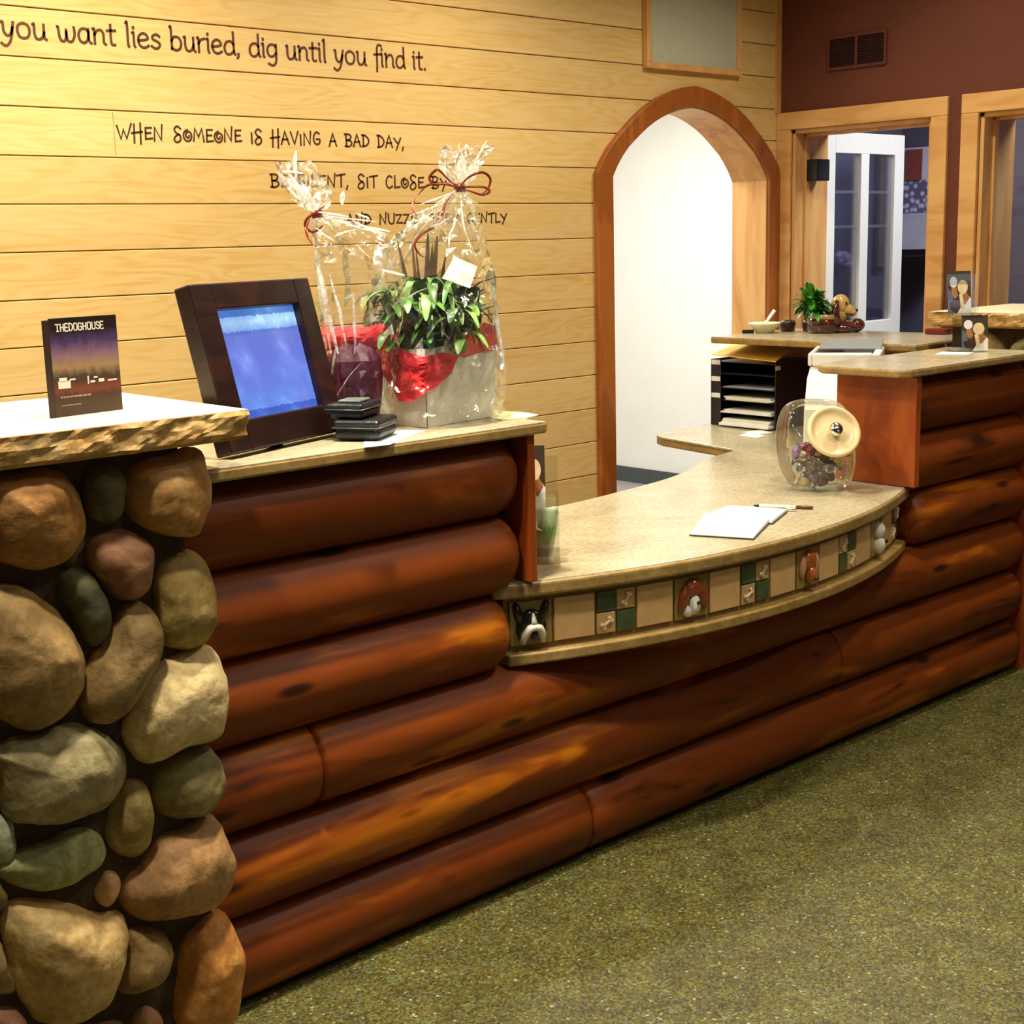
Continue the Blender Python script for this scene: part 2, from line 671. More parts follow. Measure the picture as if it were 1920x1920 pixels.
def floor_mat():
    k = NT('speckled_green_floor')
    c = k.coord()
    v = k.n('ShaderNodeTexVoronoi')
    v.inputs['Scale'].default_value = 190
    k.l(c, 0, v, 'Vector')
    sp = k.n('ShaderNodeSeparateColor')
    k.l(v, 'Color', sp, 0)
    r = k.ramp([(0.0, srgb(70, 62, 28)), (0.22, srgb(94, 88, 34)), (0.45, srgb(106, 98, 44)), (0.64, srgb(94, 78, 46)), (0.78, srgb(100, 110, 90)), (0.9, srgb(124, 128, 66)), (0.99, srgb(168, 174, 140))], sp, 0)
    r.color_ramp.interpolation = 'CONSTANT'
    n2 = k.n('ShaderNodeTexNoise')
    n2.inputs['Scale'].default_value = 9
    n2.inputs['Detail'].default_value = 8
    n2.inputs['Roughness'].default_value = 0.7
    k.l(c, 0, n2, 'Vector')
    r2 = k.ramp([(0.3, (0.52, 0.55, 0.48)), (0.7, (1.08, 1.10, 1.04))], n2)
    mx = k.n('ShaderNodeMix', data_type='RGBA', blend_type='MULTIPLY')
    mx.inputs[0].default_value = 1
    k.l(r, 0, mx, 6)
    k.l(r2, 0, mx, 7)
    k.l(mx, 2, k.b, 'Base Color')
    k.b.inputs['Roughness'].default_value = 0.42
    k.b.inputs['Specular IOR Level'].default_value = 0.5
    k.bump(n2, 0, 0.25, 0.01)
    return k.m


M_floor = floor_mat()

YW = 4.2      # pine wall
XW = 5.55     # brown wall
ZC = 3.0      # ceiling

# ------------------------------------------------------------------ room shell
struct('floor', MB().box(-3.0, 7.2, -3.8, 4.38, -0.1, 0.0), M_floor)
struct('floor_hallway', MB().box(3.8, 6.9, 4.38, 8.0, -0.1, 0.0), M_hallfloor)
struct('ceiling', MB().box(-3.0, 7.2, -3.8, 4.5, ZC, ZC + 0.1), M_ceil)
struct('wall_left', MB().box(-3.1, -3.0, -3.8, 4.4, 0, ZC), M_cream)
_fw = MB()
_fw.box(-3.0, 0.9, -3.9, -3.8, 0, ZC).box(4.1, 5.55, -3.9, -3.8, 0, ZC).box(0.9, 4.1, -3.9, -3.8, 0, 0.9).box(0.9, 4.1, -3.9, -3.8, 2.5, ZC)
struct('wall_front', _fw, M_cream)

# the pointed arch profile (dx from the centre, z)
ACX = 4.916
OUT = [(0.627, 1.870), (0.600, 1.915), (0.560, 1.968), (0.513, 2.012), (0.460, 2.056), (0.410, 2.095), (0.360, 2.130), (0.310, 2.160), (0.250, 2.189), (0.195, 2.210), (0.120, 2.233), (0.05, 2.247), (0.0, 2.252)]
INN = [(0.533, 1.858), (0.505, 1.902), (0.470, 1.945), (0.430, 1.985), (0.384, 2.018), (0.334, 2.053), (0.283, 2.085), (0.235, 2.108), (0.180, 2.130), (0.120, 2.148), (0.06, 2.160), (0.0, 2.166)]


def arch_poly(P, zb=0.0):
    pts = [(ACX + P[0][0], zb)] + [(ACX + a, b) for a, b in P] + [(ACX - a, b) for a, b in reversed(P[:-1])] + [(ACX - P[0][0], zb)]
    return pts   # in (x, z), from right foot over the apex to left foot


# pine wall: V-grooved boards with the arch cut out
wb = MB()
prof = []
zr = Z0 - PLANK
rows = []
z = Z0
rows = [0.0]
while z < ZC - 0.01:
    if z > 0.01:
        rows.append(z)
    z += PLANK
rows.append(ZC)
G = 0.0035
for a, b in zip(rows[:-1], rows[1:]):
    prof += [(YW + 0.005, a), (YW, a + G), (YW, b - G), (YW + 0.005, b)]
vs = []
for x in (-3.0, XW + 0.2):
    vs += [(x, y, z) for y, z in prof]
n = len(prof)
vs += [(-3.0, YW + 0.18, 0), (-3.0, YW + 0.18, ZC), (XW + 0.2, YW + 0.18, 0), (XW + 0.2, YW + 0.18, ZC)]
fs = [(i, i + 1, n + i + 1, n + i) for i in range(n - 1)]
A0, A1, B0, B1 = 2 * n, 2 * n + 1, 2 * n + 2, 2 * n + 3
fs += [(A0, B0, B1, A1), (n - 1, A1, B1, 2 * n - 1), (0, n, B0, A0), tuple(list(range(0, n)) + [A1, A0]), tuple([n + i for i in range(n - 1, -1, -1)] + [B0, B1])]
wb.add(vs, fs)
wall = struct('wall_back', wb, M_pine)
cut = MB()
pp = arch_poly(INN, -0.2)
nn_ = len(pp)
cv = [(p[0], YW - 0.3, p[1]) for p in pp] + [(p[0], YW + 0.5, p[1]) for p in pp]
cf = [tuple(range(nn_)), tuple(range(2 * nn_ - 1, nn_ - 1, -1))] + [(i, nn_ + i, nn_ + (i + 1) % nn_, (i + 1) % nn_) for i in range(nn_)]
cut.add(cv, cf)
co = cut.build('cutter', M_pine)
bo = wall.modifiers.new('arch', 'BOOLEAN')
bo.operation = 'DIFFERENCE'
bo.object = co
bo.solver = 'EXACT'
bpy.context.view_layer.update()
dg = bpy.context.evaluated_depsgraph_get()
newme = bpy.data.meshes.new_from_object(wall.evaluated_get(dg))
wall.modifiers.clear()
wall.data = newme
bpy.data.objects.remove(co)


def strip_path(mb, outer, inner, y0, y1):
    """solid band between two equally long (x,z) paths, from y0 to y1"""
    n = len(outer)
    vs = []
    for y in (y0, y1):
        vs += [(p[0], y, p[1]) for p in outer] + [(p[0], y, p[1]) for p in inner]
    fs = []
    for i in range(n - 1):
        fs += [(i, i + 1, n + i + 1, n + i), (2 * n + i, 3 * n + i, 3 * n + i + 1, 2 * n + i + 1), (i, 2 * n + i, 2 * n + i + 1, i + 1), (n + i, n + i + 1, 3 * n + i + 1, 3 * n + i)]
    fs += [(0, n, 3 * n, 2 * n), (n - 1, 3 * n - 1, 4 * n - 1, 2 * n - 1)]
    return mb.add(vs, fs)


def resamp(P, k=13):
    L = [0]
    for a, b in zip(P[:-1], P[1:]):
        L.append(L[-1] + math.hypot(b[0] - a[0], b[1] - a[1]))
    out = []
    for i in range(k):
        t = L[-1] * i / (k - 1)
        j = 0
        while j < len(P) - 2 and L[j + 1] < t:
            j += 1
        u = (t - L[j]) / (L[j + 1] - L[j])
        out.append((P[j][0] + (P[j + 1][0] - P[j][0]) * u, P[j][1] + (P[j + 1][1] - P[j][1]) * u))
    return out


MB().box(2.1395, 2.1408, YW - 0.0004, YW + 0.003, 1.897, 2.033).build('board_joint', plain('dark_joint', srgb(120, 76, 30), 0.8), wall)  # thin dark strip marking a butt joint between boards
o_ = arch_poly(resamp(OUT), 0.0)
i_ = arch_poly(resamp(INN), 0.0)
struct('trim_1', strip_path(MB(), o_, i_, YW - 0.03, YW + 0.0), M_arch, bevel=0.004)
# pale lining of the reveal
l_ = arch_poly([(a * 0.986, b - 0.007) for a, b in resamp(INN)], 0.0)
struct('trim_2', strip_path(MB(), i_, l_, YW - 0.012, YW + 0.19), M_trim)
struct('trim_3', MB().box(XW - 0.035, XW, YW - 0.012, YW, 2.16, ZC), M_trim)

# hallway behind the arch
struct('wall_hall_right', MB().box(6.77, 6.9, 4.6, 8.0, 0, 2.6), M_white)
struct('wall_hall_left', MB().box(3.7, 3.8, 4.38, 8.0, 0, 2.6), M_white)
struct('wall_hall_end', MB().box(3.7, 6.9, 8.0, 8.1, 0, 2.6), M_white)
struct('ceiling_hallway', MB().box(3.7, 6.9, 4.38, 8.1, 2.6, 2.7), M_white)
struct('baseboard_hall', MB().box(6.755, 6.77, 4.6, 8.0, 0, 0.1), M_basebd)

# brown wall with a doorway and an interior window
wr = MB()
X0, X1 = XW, XW + 0.2
wr.box(X0, X1, 4.12, 4.2, 0, ZC)
wr.box(X0, X1, 3.38, 4.12, 2.08, ZC)
wr.box(X0, X1, 3.155, 3.38, 0, ZC)
wr.box(X0, X1, 1.9, 3.155, 2.08, ZC)
wr.box(X0, X1, 1.9, 3.155, 0, 0.9)
wr.box(X0, X1, -3.8, 1.9, 0, ZC)
struct('wall_right', wr, M_brown)
struct('baseboard_right', MB().box(XW - 0.015, XW, -3.8, 3.29, 0, 0.12), M_trimy)


def opening(name, y0, y1, z0, z1, door):
    """casing, lining and stops round an opening in the brown wall"""
    f = MB()
    c = 0.08
    yo = min(y1 + c, YW - 0.001)
    f.box(XW - 0.022, XW, y0 - c, yo, z1, z1 + c)
    f.box(XW - 0.022, XW, y0 - c, y0, z0, z1)
    f.box(XW - 0.022, XW, y1, yo, z0, z1)
    o = struct(name, f, M_trimy, bevel=0.004)
    ORG[o.name] = Vector((0, 0, 0))
    l = MB()
    l.box(XW, XW + 0.26, y1 - 0.018, y1, z0, z1).box(XW, XW + 0.26, y0, y0 + 0.018, z0, z1).box(XW, XW + 0.26, y0, y1, z1 - 0.018, z1)
    l.box(XW + 0.07, XW + 0.10, y1 - 0.03, y1 - 0.018, z0, z1).box(XW + 0.07, XW + 0.10, y0 + 0.018, y0 + 0.03, z0, z1).box(XW + 0.07, XW + 0.10, y0, y1, z1 - 0.03, z1 - 0.018)
    if not door:
        l.box(XW - 0.05, XW + 0.26, y0 - 0.09, y1 + 0.09, z0 - 0.03, z0 + 0.012)
    l.build('jamb_lining', M_trim, o, bevel=0.002)
    if not door:
        MB().box(XW + 0.11, XW + 0.118, y0 + 0.018, y1 - 0.018, z0 + 0.012, z1 - 0.018).build('pane', M_pane, o)
    return o


d1 = opening('door_1', 3.38, 4.12, 0.0, 2.08, True)
w1 = opening('window_1', 1.98, 3.155, 0.9, 2.08, False)
# white glazed leaf, open into the side room
leaf = MB()
LX0, LX1, LY0, LY1 = 5.84, 6.52, 4.13, 4.17
leaf.box(LX0, LX0 + 0.075, LY0, LY1, 0.01, 2.085).box(LX1 - 0.085, LX1, LY0, LY1, 0.01, 2.085)
leaf.box(LX0 + 0.075, LX1 - 0.085, LY0, LY1, 1.985, 2.085).box(LX0 + 0.075, LX1 - 0.085, LY0, LY1, 0.01, 1.15)
leaf.box(6.135, 6.205, LY0, LY1, 1.15, 1.985)
lo = leaf.build('door_leaf', M_white, d1, bevel=0.003)
MB().box(LX0 + 0.07, LX1 - 0.08, 4.147, 4.153, 1.14, 1.99).build('pane', M_pane, lo)
M_bar = plain('bar_grey', srgb(150, 156, 168), 0.5)
for zz in (1.80, 1.63):  # thin grey bars across both panes, just behind the glass
    MB().box(LX0 + 0.075, LX1 - 0.085, 4.154, 4.162, zz - 0.007, zz + 0.007).build('grey_bar', M_bar, lo)

# side room
struct('wall_side_room_far', MB().box(7.0, 7.1, -1.0, 4.45, 0, 2.8), M_paint_dark)
struct('wall_side_room_back', MB().box(5.75, 7.1, 4.45, 4.55, 0, 2.8), M_paint_dark)
struct('ceiling_side_room', MB().box(5.75, 7.1, -1.0, 4.55, 2.8, 2.9), M_ceil)

# acoustic panel above the arch
ac = thing('acoustic_panel', (4.92, YW, 2.31), 'grey cloth panel in a pale pine frame above the arched doorway', 'wall panel')
fr = MB()
fr.box(4.60, 5.236, YW - 0.03, YW, 2.31, 2.336).box(4.60, 4.626, YW - 0.03, YW, 2.336, 2.80).box(5.21, 5.236, YW - 0.03, YW, 2.336, 2.80).box(4.60, 5.236, YW - 0.03, YW, 2.80, 2.826)
fr.build('panel_frame', M_trim, ac, bevel=0.003)
MB().box(4.626, 5.21, YW - 0.016, YW, 2.336, 2.80).build('cloth', M_grille, ac)
# air vent on the brown wall
vt = thing('air_vent', (XW, 3.77, 2.33), 'dark two-part air grille high on the brown wall', 'air vent')
vf = MB()
vf.box(XW - 0.012, XW, 3.615, 3.925, 2.325, 2.337).box(XW - 0.012, XW, 3.615, 3.925, 2.459, 2.471)
for y in (3.615, 3.765, 3.913):
    vf.box(XW - 0.012, XW, y, y + 0.012, 2.337, 2.459)
vf.build('vent_frame', plain('vent_brown_paint', srgb(96, 46, 34), 0.6), vt)
sl = MB()
for k in range(11):
    zz = 2.343 + k * 0.0108
    for ya in (3.627, 3.777):
        sl.add([(XW - 0.002, ya, zz + 0.006), (XW - 0.010, ya, zz), (XW - 0.010, ya + 0.136, zz), (XW - 0.002, ya + 0.136, zz + 0.006),
                (XW - 0.002, ya, zz + 0.004), (XW - 0.010, ya, zz - 0.002), (XW - 0.010, ya + 0.136, zz - 0.002), (XW - 0.002, ya + 0.136, zz + 0.004)],
               [(0, 1, 2, 3), (4, 7, 6, 5), (0, 4, 5, 1), (2, 6, 7, 3), (1, 5, 6, 2), (0, 3, 7, 4)])
sl.build('louvres', plain('vent_dark', srgb(52, 24, 30), 0.6), vt)

# ceiling cans (the housings of the lamps)
M_can = plain('white_can_trim', srgb(230, 226, 214), 0.4)
M_bulb = emit('warm_lamp', (1.0, 0.84, 0.6, 1), 8)
can0 = None
for i, (cx, cy, w, sp) in enumerate(CANS):
    if can0 is None:
        can0 = thing('ceiling_can', (cx, cy, 2.97), 'round recessed can lamp in the ceiling', 'ceiling lamp', 'recessed cans in the ceiling')
        MB().lathe([(0.115, 3.0), (0.115, 2.985), (0.09, 2.975), (0.085, 3.0)], 32, Matrix.Translation((cx, cy, 0))).build('trim_ring', M_can, can0)
        MB().lathe([(0.085, 2.996), (0.0, 2.993)], 32, Matrix.Translation((cx, cy, 0)), cap=False).build('lamp', M_bulb, can0)
    else:
        c = copy_tree(can0)
        c.location = (cx, cy, 2.97)

# ------------------------------------------------------------------ log counter
LY, LD, LH = 2.51, 0.095, 0.1
ctr = thing('log_counter', (2.95, 2.49, 0.0), 'long reception counter faced with six courses of red-brown stained half logs', 'counter')


def log(x0, x1, zc, seed, name='log', r0=1, r1=1):
    rnd = random.Random(seed)
    n = 20
    xs = []
    L = x1 - x0
    k = max(6, int(L / 0.08))
    vs = []
    prof = []
    for i in range(k + 1):
        prof.append((x0 + L * i / k, 1.0))
    ends = [0.0, 0.012, 0.03, 0.06]
    rad = [0.45, 0.74, 0.9, 1.0]
    full = []
    if r0:
        full += [(x0 + e, q) for e, q in zip(ends, rad)]
    else:
        full += [(x0, 0.94), (x0 + 0.012, 1.0)]
    full += [p for p in prof if x0 + 0.08 < p[0] < x1 - 0.08]
    if r1:
        full += [(x1 - e, q) for e, q in reversed(list(zip(ends, rad)))]
    else:
        full += [(x1 - 0.012, 1.0), (x1, 0.94)]
    for x, q in full:
        for j in range(n):
            a = 2 * PI * j / n
            nz = 1 + 0.035 * mn.noise(Vector((x * 1.3 + seed * 7, math.cos(a) * 1.2, math.sin(a) * 1.2 + seed))) + 0.012 * mn.noise(Vector((x * 7, math.cos(a) * 3 + seed, math.sin(a) * 3)))
            vs.append((x, LY + LD * q * nz * math.cos(a), zc + (LH if abs(math.sin(a)) < 2 else LH) * q * nz * math.sin(a)))
    fs = []
    m = len(full)
    for i in range(m - 1):
        for j in range(n):
            a, b = i * n + j, i * n + (j + 1) % n
            fs.append((a, b, b + n, a + n))
    mb = MB()
    mb.add(vs, fs, True)
    mb.add([], [])
    mb.f += [tuple(range(n - 1, -1, -1)), tuple(range((m - 1) * n, m * n))]
    mb.sm += [True, True]
    return mb.build(name, M_log, ctr)


ZS = [0.19 * i + 0.0965 for i in range(6)]
log(1.30, 2.44, ZS[0], 1, r0=0, r1=0)
log(2.443, 4.71, ZS[0], 2, r0=0)
log(1.30, 3.55, ZS[1], 3, r0=0, r1=0)
log(3.553, 4.71, ZS[1], 4, r0=0)
log(1.30, 1.612, ZS[2], 5, r0=0, r1=0)
log(1.615, 4.71, ZS[2], 6, r0=0)
log(1.30, 2.195, ZS[3], 7, r0=0)
log(3.975, 4.71, ZS[3], 8, r0=1)
for zc, s in ((ZS[4], 9), (ZS[5], 10)):
    log(1.30, 2.232, zc, s, r0=0)
    log(3.955, 4.71, zc, s + 5, r0=0)
fillm = plain('shadow_gap_backing', srgb(48, 18, 8), 0.8)
MB().box(1.31, 4.66, 2.52, 2.54, 0.0, 0.565).box(1.31, 2.232, 2.505, 2.53, 0.79, 1.147).box(3.995, 4.66, 2.505, 2.53, 0.79, 1.147).box(1.31, 2.16, 2.505, 2.53, 0.565, 0.74).box(3.995, 4.66, 2.505, 2.53, 0.565, 0.74).build('backing_board', fillm, ctr)
MB().box(2.234, 2.258, 2.418, 2.72, 0.787, 1.148).build('end_panel', M_panel, ctr, bevel=0.002)
MB().box(3.925, 3.953, 2.418, 2.72, 0.787, 1.142).build('end_panel', M_panel, ctr, bevel=0.002)
MB().box(4.70, 4.725, 2.43, 2.60, 0.0, 1.142).build('end_panel', M_panel, ctr, bevel=0.002)
MB().box(1.34, 4.7, 2.70, 2.72, 0, 0.744).build('back_panel', M_panel, ctr)


def slab(name, poly, z0, z1, label, cat, r=0.006, mat=None, emat=None):
    t = thing(name, (sum(p[0] for p in poly) / len(poly), sum(p[1] for p in poly) / len(poly), z0), label, cat)
    MB().prism(poly, z0, z1 - 0.002).build('edge', emat or M_lamedge, t, bevel=r)
    q = [Vector(p) for p in poly]
    c = sum(q, Vector((0, 0))) / len(q)
    MB().prism([tuple(p + (c - p).normalized() * 0.004) for p in q], z1 - 0.006, z1).build('surface', mat or M_lam, t, bevel=0.002)
    return t


slab('raised_countertop', [(1.315, 2.40), (2.285, 2.40), (2.285, 2.785), (1.315, 2.785)], 1.148, 1.177, 'tan laminate raised countertop left of the curved desk, under the picture frame and gifts', 'countertop')
slab('raised_countertop', [(3.865, 2.40), (4.70, 2.40), (4.70, 2.77), (3.885, 2.77), (3.835, 2.72), (3.835, 2.43)], 1.1475, 1.174, 'tan laminate raised countertop over the right run of logs, holding the dog picture cards', 'countertop')
rt = slab('raised_countertop', [(4.69, 2.90), (5.28, 2.90), (5.28, 3.90), (4.69, 3.90)], 1.148, 1.177, 'tan laminate ledge running back to the wall, holding the dog planter', 'countertop')
rp = thing('ledge_cabinet', (5.04, 3.4, 0), 'orange-brown stained wood panel carrying the rear ledge behind the paper trays', 'cabinet')
MB().box(5.03, 5.055, 2.86, 3.86, 0.0, 1.148).build('front_panel', M_panel, rp)
MB().box(5.055, 5.20, 3.83, 3.855, 0.0, 1.148).build('side_panel', M_panel, rp)

# ------------------------------------------------------------------ curved desk
DX, DYC, DR = 3.07, 4.44, 2.17
ZD = 0.785
dk = thing('curved_desk', (3.07, 2.8, 0.57), 'low tan laminate desk with a bowed front edge and a band of dog tiles', 'desk')


def arc(R, x0, x1, n=48):
    a0 = math.asin((x0 - DX) / R)
    a1 = math.asin((x1 - DX) / R)
    return [(DX + R * math.sin(a0 + (a1 - a0) * i / n), DYC - R * math.cos(a0 + (a1 - a0) * i / n)) for i in range(n + 1)]


back = [(4.66, 2.56), (4.80, 2.60), (4.80, 2.855), (5.025, 2.87), (5.025, 3.98), (4.50, 3.975), (4.42, 3.955), (4.36, 3.915), (4.33, 3.86), (4.245, 3.42)]
back += [tuple(p) for p in bez([(4.225, 3.39), (4.12, 3.37), (3.98, 3.335), (3.78, 3.235), (3.57, 3.165), (3.3, 3.12), (3.0, 3.09), (2.4, 3.075), (1.5, 3.06)], 5)]
back += [(1.45, 3.05), (1.45, 2.58), (2.165, 2.58)]
topo = arc(DR, 2.16, 3.985) + [(3.99, 2.56)] + back
MB().prism(topo, ZD - 0.04, ZD - 0.003).build('edge', M_lamedge, dk, bevel=0.008, seg=3)
top_in = arc(DR - 0.006, 2.166, 3.98) + [(3.984, 2.56)] + [(x - 0.004, y - 0.002) for x, y in back]
MB().prism(top_in, ZD - 0.01, ZD).build('surface', M_lam, dk, bevel=0.003)
apr = arc(DR - 0.036, 2.205, 3.955) + [(3.955, 2.56), (2.205, 2.56)]
M_grout = plain('tan_grout', srgb(136, 108, 56), 0.8, var=0.15, vscale=40)
MB().prism(apr, 0.600, ZD - 0.04).build('apron', M_grout, dk)
lip = arc(DR - 0.004, 2.195, 3.965) + [(3.965, 2.56), (2.195, 2.56)]
MB().prism(lip, 0.572, 0.602).build('lip', M_lamedge, dk, bevel=0.006, seg=3)
# under-structure
MB().box(4.70, 4.72, 2.9, 3.8, 0, ZD - 0.04).build('leg_panel', M_panel, dk)

RT = DR - 0.036
PH0 = math.asin((2.215 - DX) / RT)
PH1 = math.asin((3.945 - DX) / RT)
NTI = 15
DP = (PH1 - PH0) / NTI
TZ = 0.6725


def tframe(phi, dz=0.0, out=0.0):
    nrm = Vector((math.sin(phi), -math.cos(phi), 0))
    u = Vector((math.cos(phi), math.sin(phi), 0))
    O = Vector((DX, DYC, TZ + dz)) + nrm * (RT + out)
    return Matrix(((u.x, 0, nrm.x, O.x), (u.y, 0, nrm.y, O.y), (0, 1, 0, O.z), (0, 0, 0, 1)))


M_tcream = plain('cream_tile', srgb(224, 184, 124), 0.35, var=0.08, vscale=30, coat=0.3)
M_tgreen = plain('green_tile', srgb(74, 92, 58), 0.3, var=0.25, vscale=30, coat=0.4)
M_tbone = plain('ochre_tile', srgb(206, 170, 112), 0.35, var=0.1, vscale=30, coat=0.4)
M_bone = plain('bone_glaze', srgb(236, 214, 180), 0.25, var=0.05, coat=0.6)
M_tdog = plain('olive_ochre_tile', srgb(150, 128, 60), 0.35, var=0.15, vscale=30, coat=0.4)
M_gblk = plain('black_glaze', srgb(30, 30, 22), 0.2, var=0.2, coat=0.7)
M_gwht = plain('white_glaze', srgb(236, 232, 214), 0.2, var=0.05, coat=0.7)
M_gbrn = plain('brown_glaze', srgb(140, 66, 28), 0.2, var=0.25, vscale=50, coat=0.7)
M_grust = plain('rust_glaze', srgb(176, 92, 42), 0.2, var=0.25, vscale=50, coat=0.7)
M_gpnk = plain('tan_glaze', srgb(206, 160, 110), 0.2, var=0.1, coat=0.7)


def tile(phi, w, h, dz, mat, name, label=None):
    f = tframe(phi, dz)
    o = MB().box(-w / 2, w / 2, -h / 2, h / 2, -0.004, 0.006, f).build(name, mat, dk, bevel=0.0018)
    if label:
        o['label'] = label
    return o, f


def bone(par, f, ang):
    b = MB()
    c, s_ = math.cos(ang), math.sin(ang)
    R = Matrix(((c, -s_, 0, 0), (s_, c, 0, 0), (0, 0, 1, 0.008), (0, 0, 0, 1)))
    b.tube([(-0.012, 0, 0), (-0.006, 0, 0.001), (0.006, 0, 0.001), (0.012, 0, 0)], [0.0055, 0.0042, 0.0042, 0.0055], 10, f @ R)
    for sx in (-1, 1):
        for sy in (-1, 1):
            b.ell((sx * 0.0135, sy * 0.0048, 0), (0.006, 0.0062, 0.0055), 10, 6, f @ R)
    b.build('bone_relief', M_bone, par)


def dog_tile(kind, f, par):
    def e(name, mat, items):
        b = MB()
        for c, r, a in items:
            b.ell((c[0], c[1], c[2]), r, 14, 8, f, rot=Matrix.Rotation(a, 3, 'Z'))
        b.build(name, mat, par)
    if kind == 0:
        e('dog_ear', M_gblk, [((-0.034, 0.026, 0.008), (0.012, 0.032, 0.008), 0.28)])
        e('dog_ear', M_gblk, [((0.034, 0.026, 0.008), (0.012, 0.032, 0.008), -0.28)])
        e('dog_head', M_gblk, [((0, 0.0, 0.008), (0.036, 0.036, 0.014), 0), ((-0.022, -0.018, 0.008), (0.018, 0.03, 0.010), 0.2), ((0.022, -0.018, 0.008), (0.018, 0.03, 0.010), -0.2)])
        b = MB()
        b.tube([f @ Vector(p) for p in ((0.002, 0.026, 0.016), (0.002, 0.012, 0.022), (0.002, 0.0, 0.026))], [0.003, 0.006, 0.009], 10)
        b.tube([f @ Vector(p) for p in ((-0.026, -0.048, 0.012), (-0.02, -0.026, 0.02), (-0.010, -0.010, 0.026), (0.003, -0.006, 0.028), (0.015, -0.010, 0.026), (0.024, -0.026, 0.02), (0.028, -0.048, 0.012))], [0.008, 0.010, 0.010, 0.010, 0.010, 0.010, 0.008], 10)
        b.build('dog_blaze', M_gwht, par)
        e('dog_nose', M_gblk, [((0.003, -0.028, 0.022), (0.010, 0.016, 0.009), 0)])
    elif kind == 1:
        e('dog_ear', M_gbrn, [((-0.030, 0.0, 0.010), (0.016, 0.040, 0.010), -0.25)])
        e('dog_ear', M_gbrn, [((0.036, 0.0, 0.010), (0.014, 0.038, 0.010), 0.2)])
        e('dog_head', M_gbrn, [((0.004, 0.024, 0.010), (0.034, 0.026, 0.014), 0)])
        e('dog_muzzle', M_gwht, [((0.004, -0.020, 0.012), (0.018, 0.028, 0.016), 0), ((-0.012, -0.036, 0.008), (0.02, 0.016, 0.010), 0)])
        e('dog_nose', M_gblk, [((0.006, -0.012, 0.028), (0.007, 0.006, 0.005), 0)])
    elif kind == 2:
        e('dog_ear', M_gpnk, [((-0.034, 0.006, 0.010), (0.013, 0.034, 0.010), -0.1)])
        e('dog_ear', M_gpnk, [((0.036, 0.006, 0.010), (0.013, 0.034, 0.010), 0.1)])
        e('dog_head', M_grust, [((0, 0.018, 0.010), (0.032, 0.032, 0.016), 0)])
        e('dog_muzzle', M_grust, [((0.002, -0.022, 0.014), (0.020, 0.028, 0.020), 0)])
        e('dog_nose', M_gblk, [((0.002, -0.030, 0.034), (0.008, 0.007, 0.005), 0)])
    else:
        e('dog_head', M_gwht, [((0, 0.022, 0.012), (0.028, 0.028, 0.020), 0)])
        e('dog_ear', M_gbrn, [((0.03, 0.004, 0.010), (0.012, 0.034, 0.010), 0.1)])
        e('dog_muzzle', M_gwht, [((0.0, -0.024, 0.012), (0.022, 0.030, 0.022), 0)])
        e('dog_nose', M_gblk, [((0.006, -0.012, 0.034), (0.008, 0.007, 0.006), 0)])


seqn = ['D', 'C', 'G', 'C']
W_ = DP * RT
dogs = 0
blocks = 0
for i in range(NTI):
    phi = PH0 + DP * (i + 0.5)
    ty = seqn[i % 4]
    if ty == 'C':
        tile(phi, W_ - 0.007, 0.110, 0, M_tcream, 'tile')
    elif ty == 'D':
        o, f = tile(phi, W_ - 0.007, 0.112, 0, M_tdog, 'dog_tile', ['tile with a black and white dog head in relief', 'tile with a brown and white spaniel head in relief', 'tile with a rust-brown dog head in relief', 'tile with a white dog head in relief'][dogs])
        dog_tile(dogs, f, o)
        dogs += 1
    else:
        hw = (W_ - 0.007) / 2
        d_ = (hw / 2 + 0.001) / RT
        for sx in (-1, 1):
            for sz in (-1, 1):
                green = (sx * sz < 0) if blocks != 2 else (sx * sz > 0)
                o, f = tile(phi + sx * d_, hw - 0.003, 0.053, sz * 0.0285, M_tgreen if green else M_tbone, 'green_tile' if green else 'bone_tile')
                if not green:
                    bone(o, f, 0.8 + 0.15 * sx)
        blocks += 1

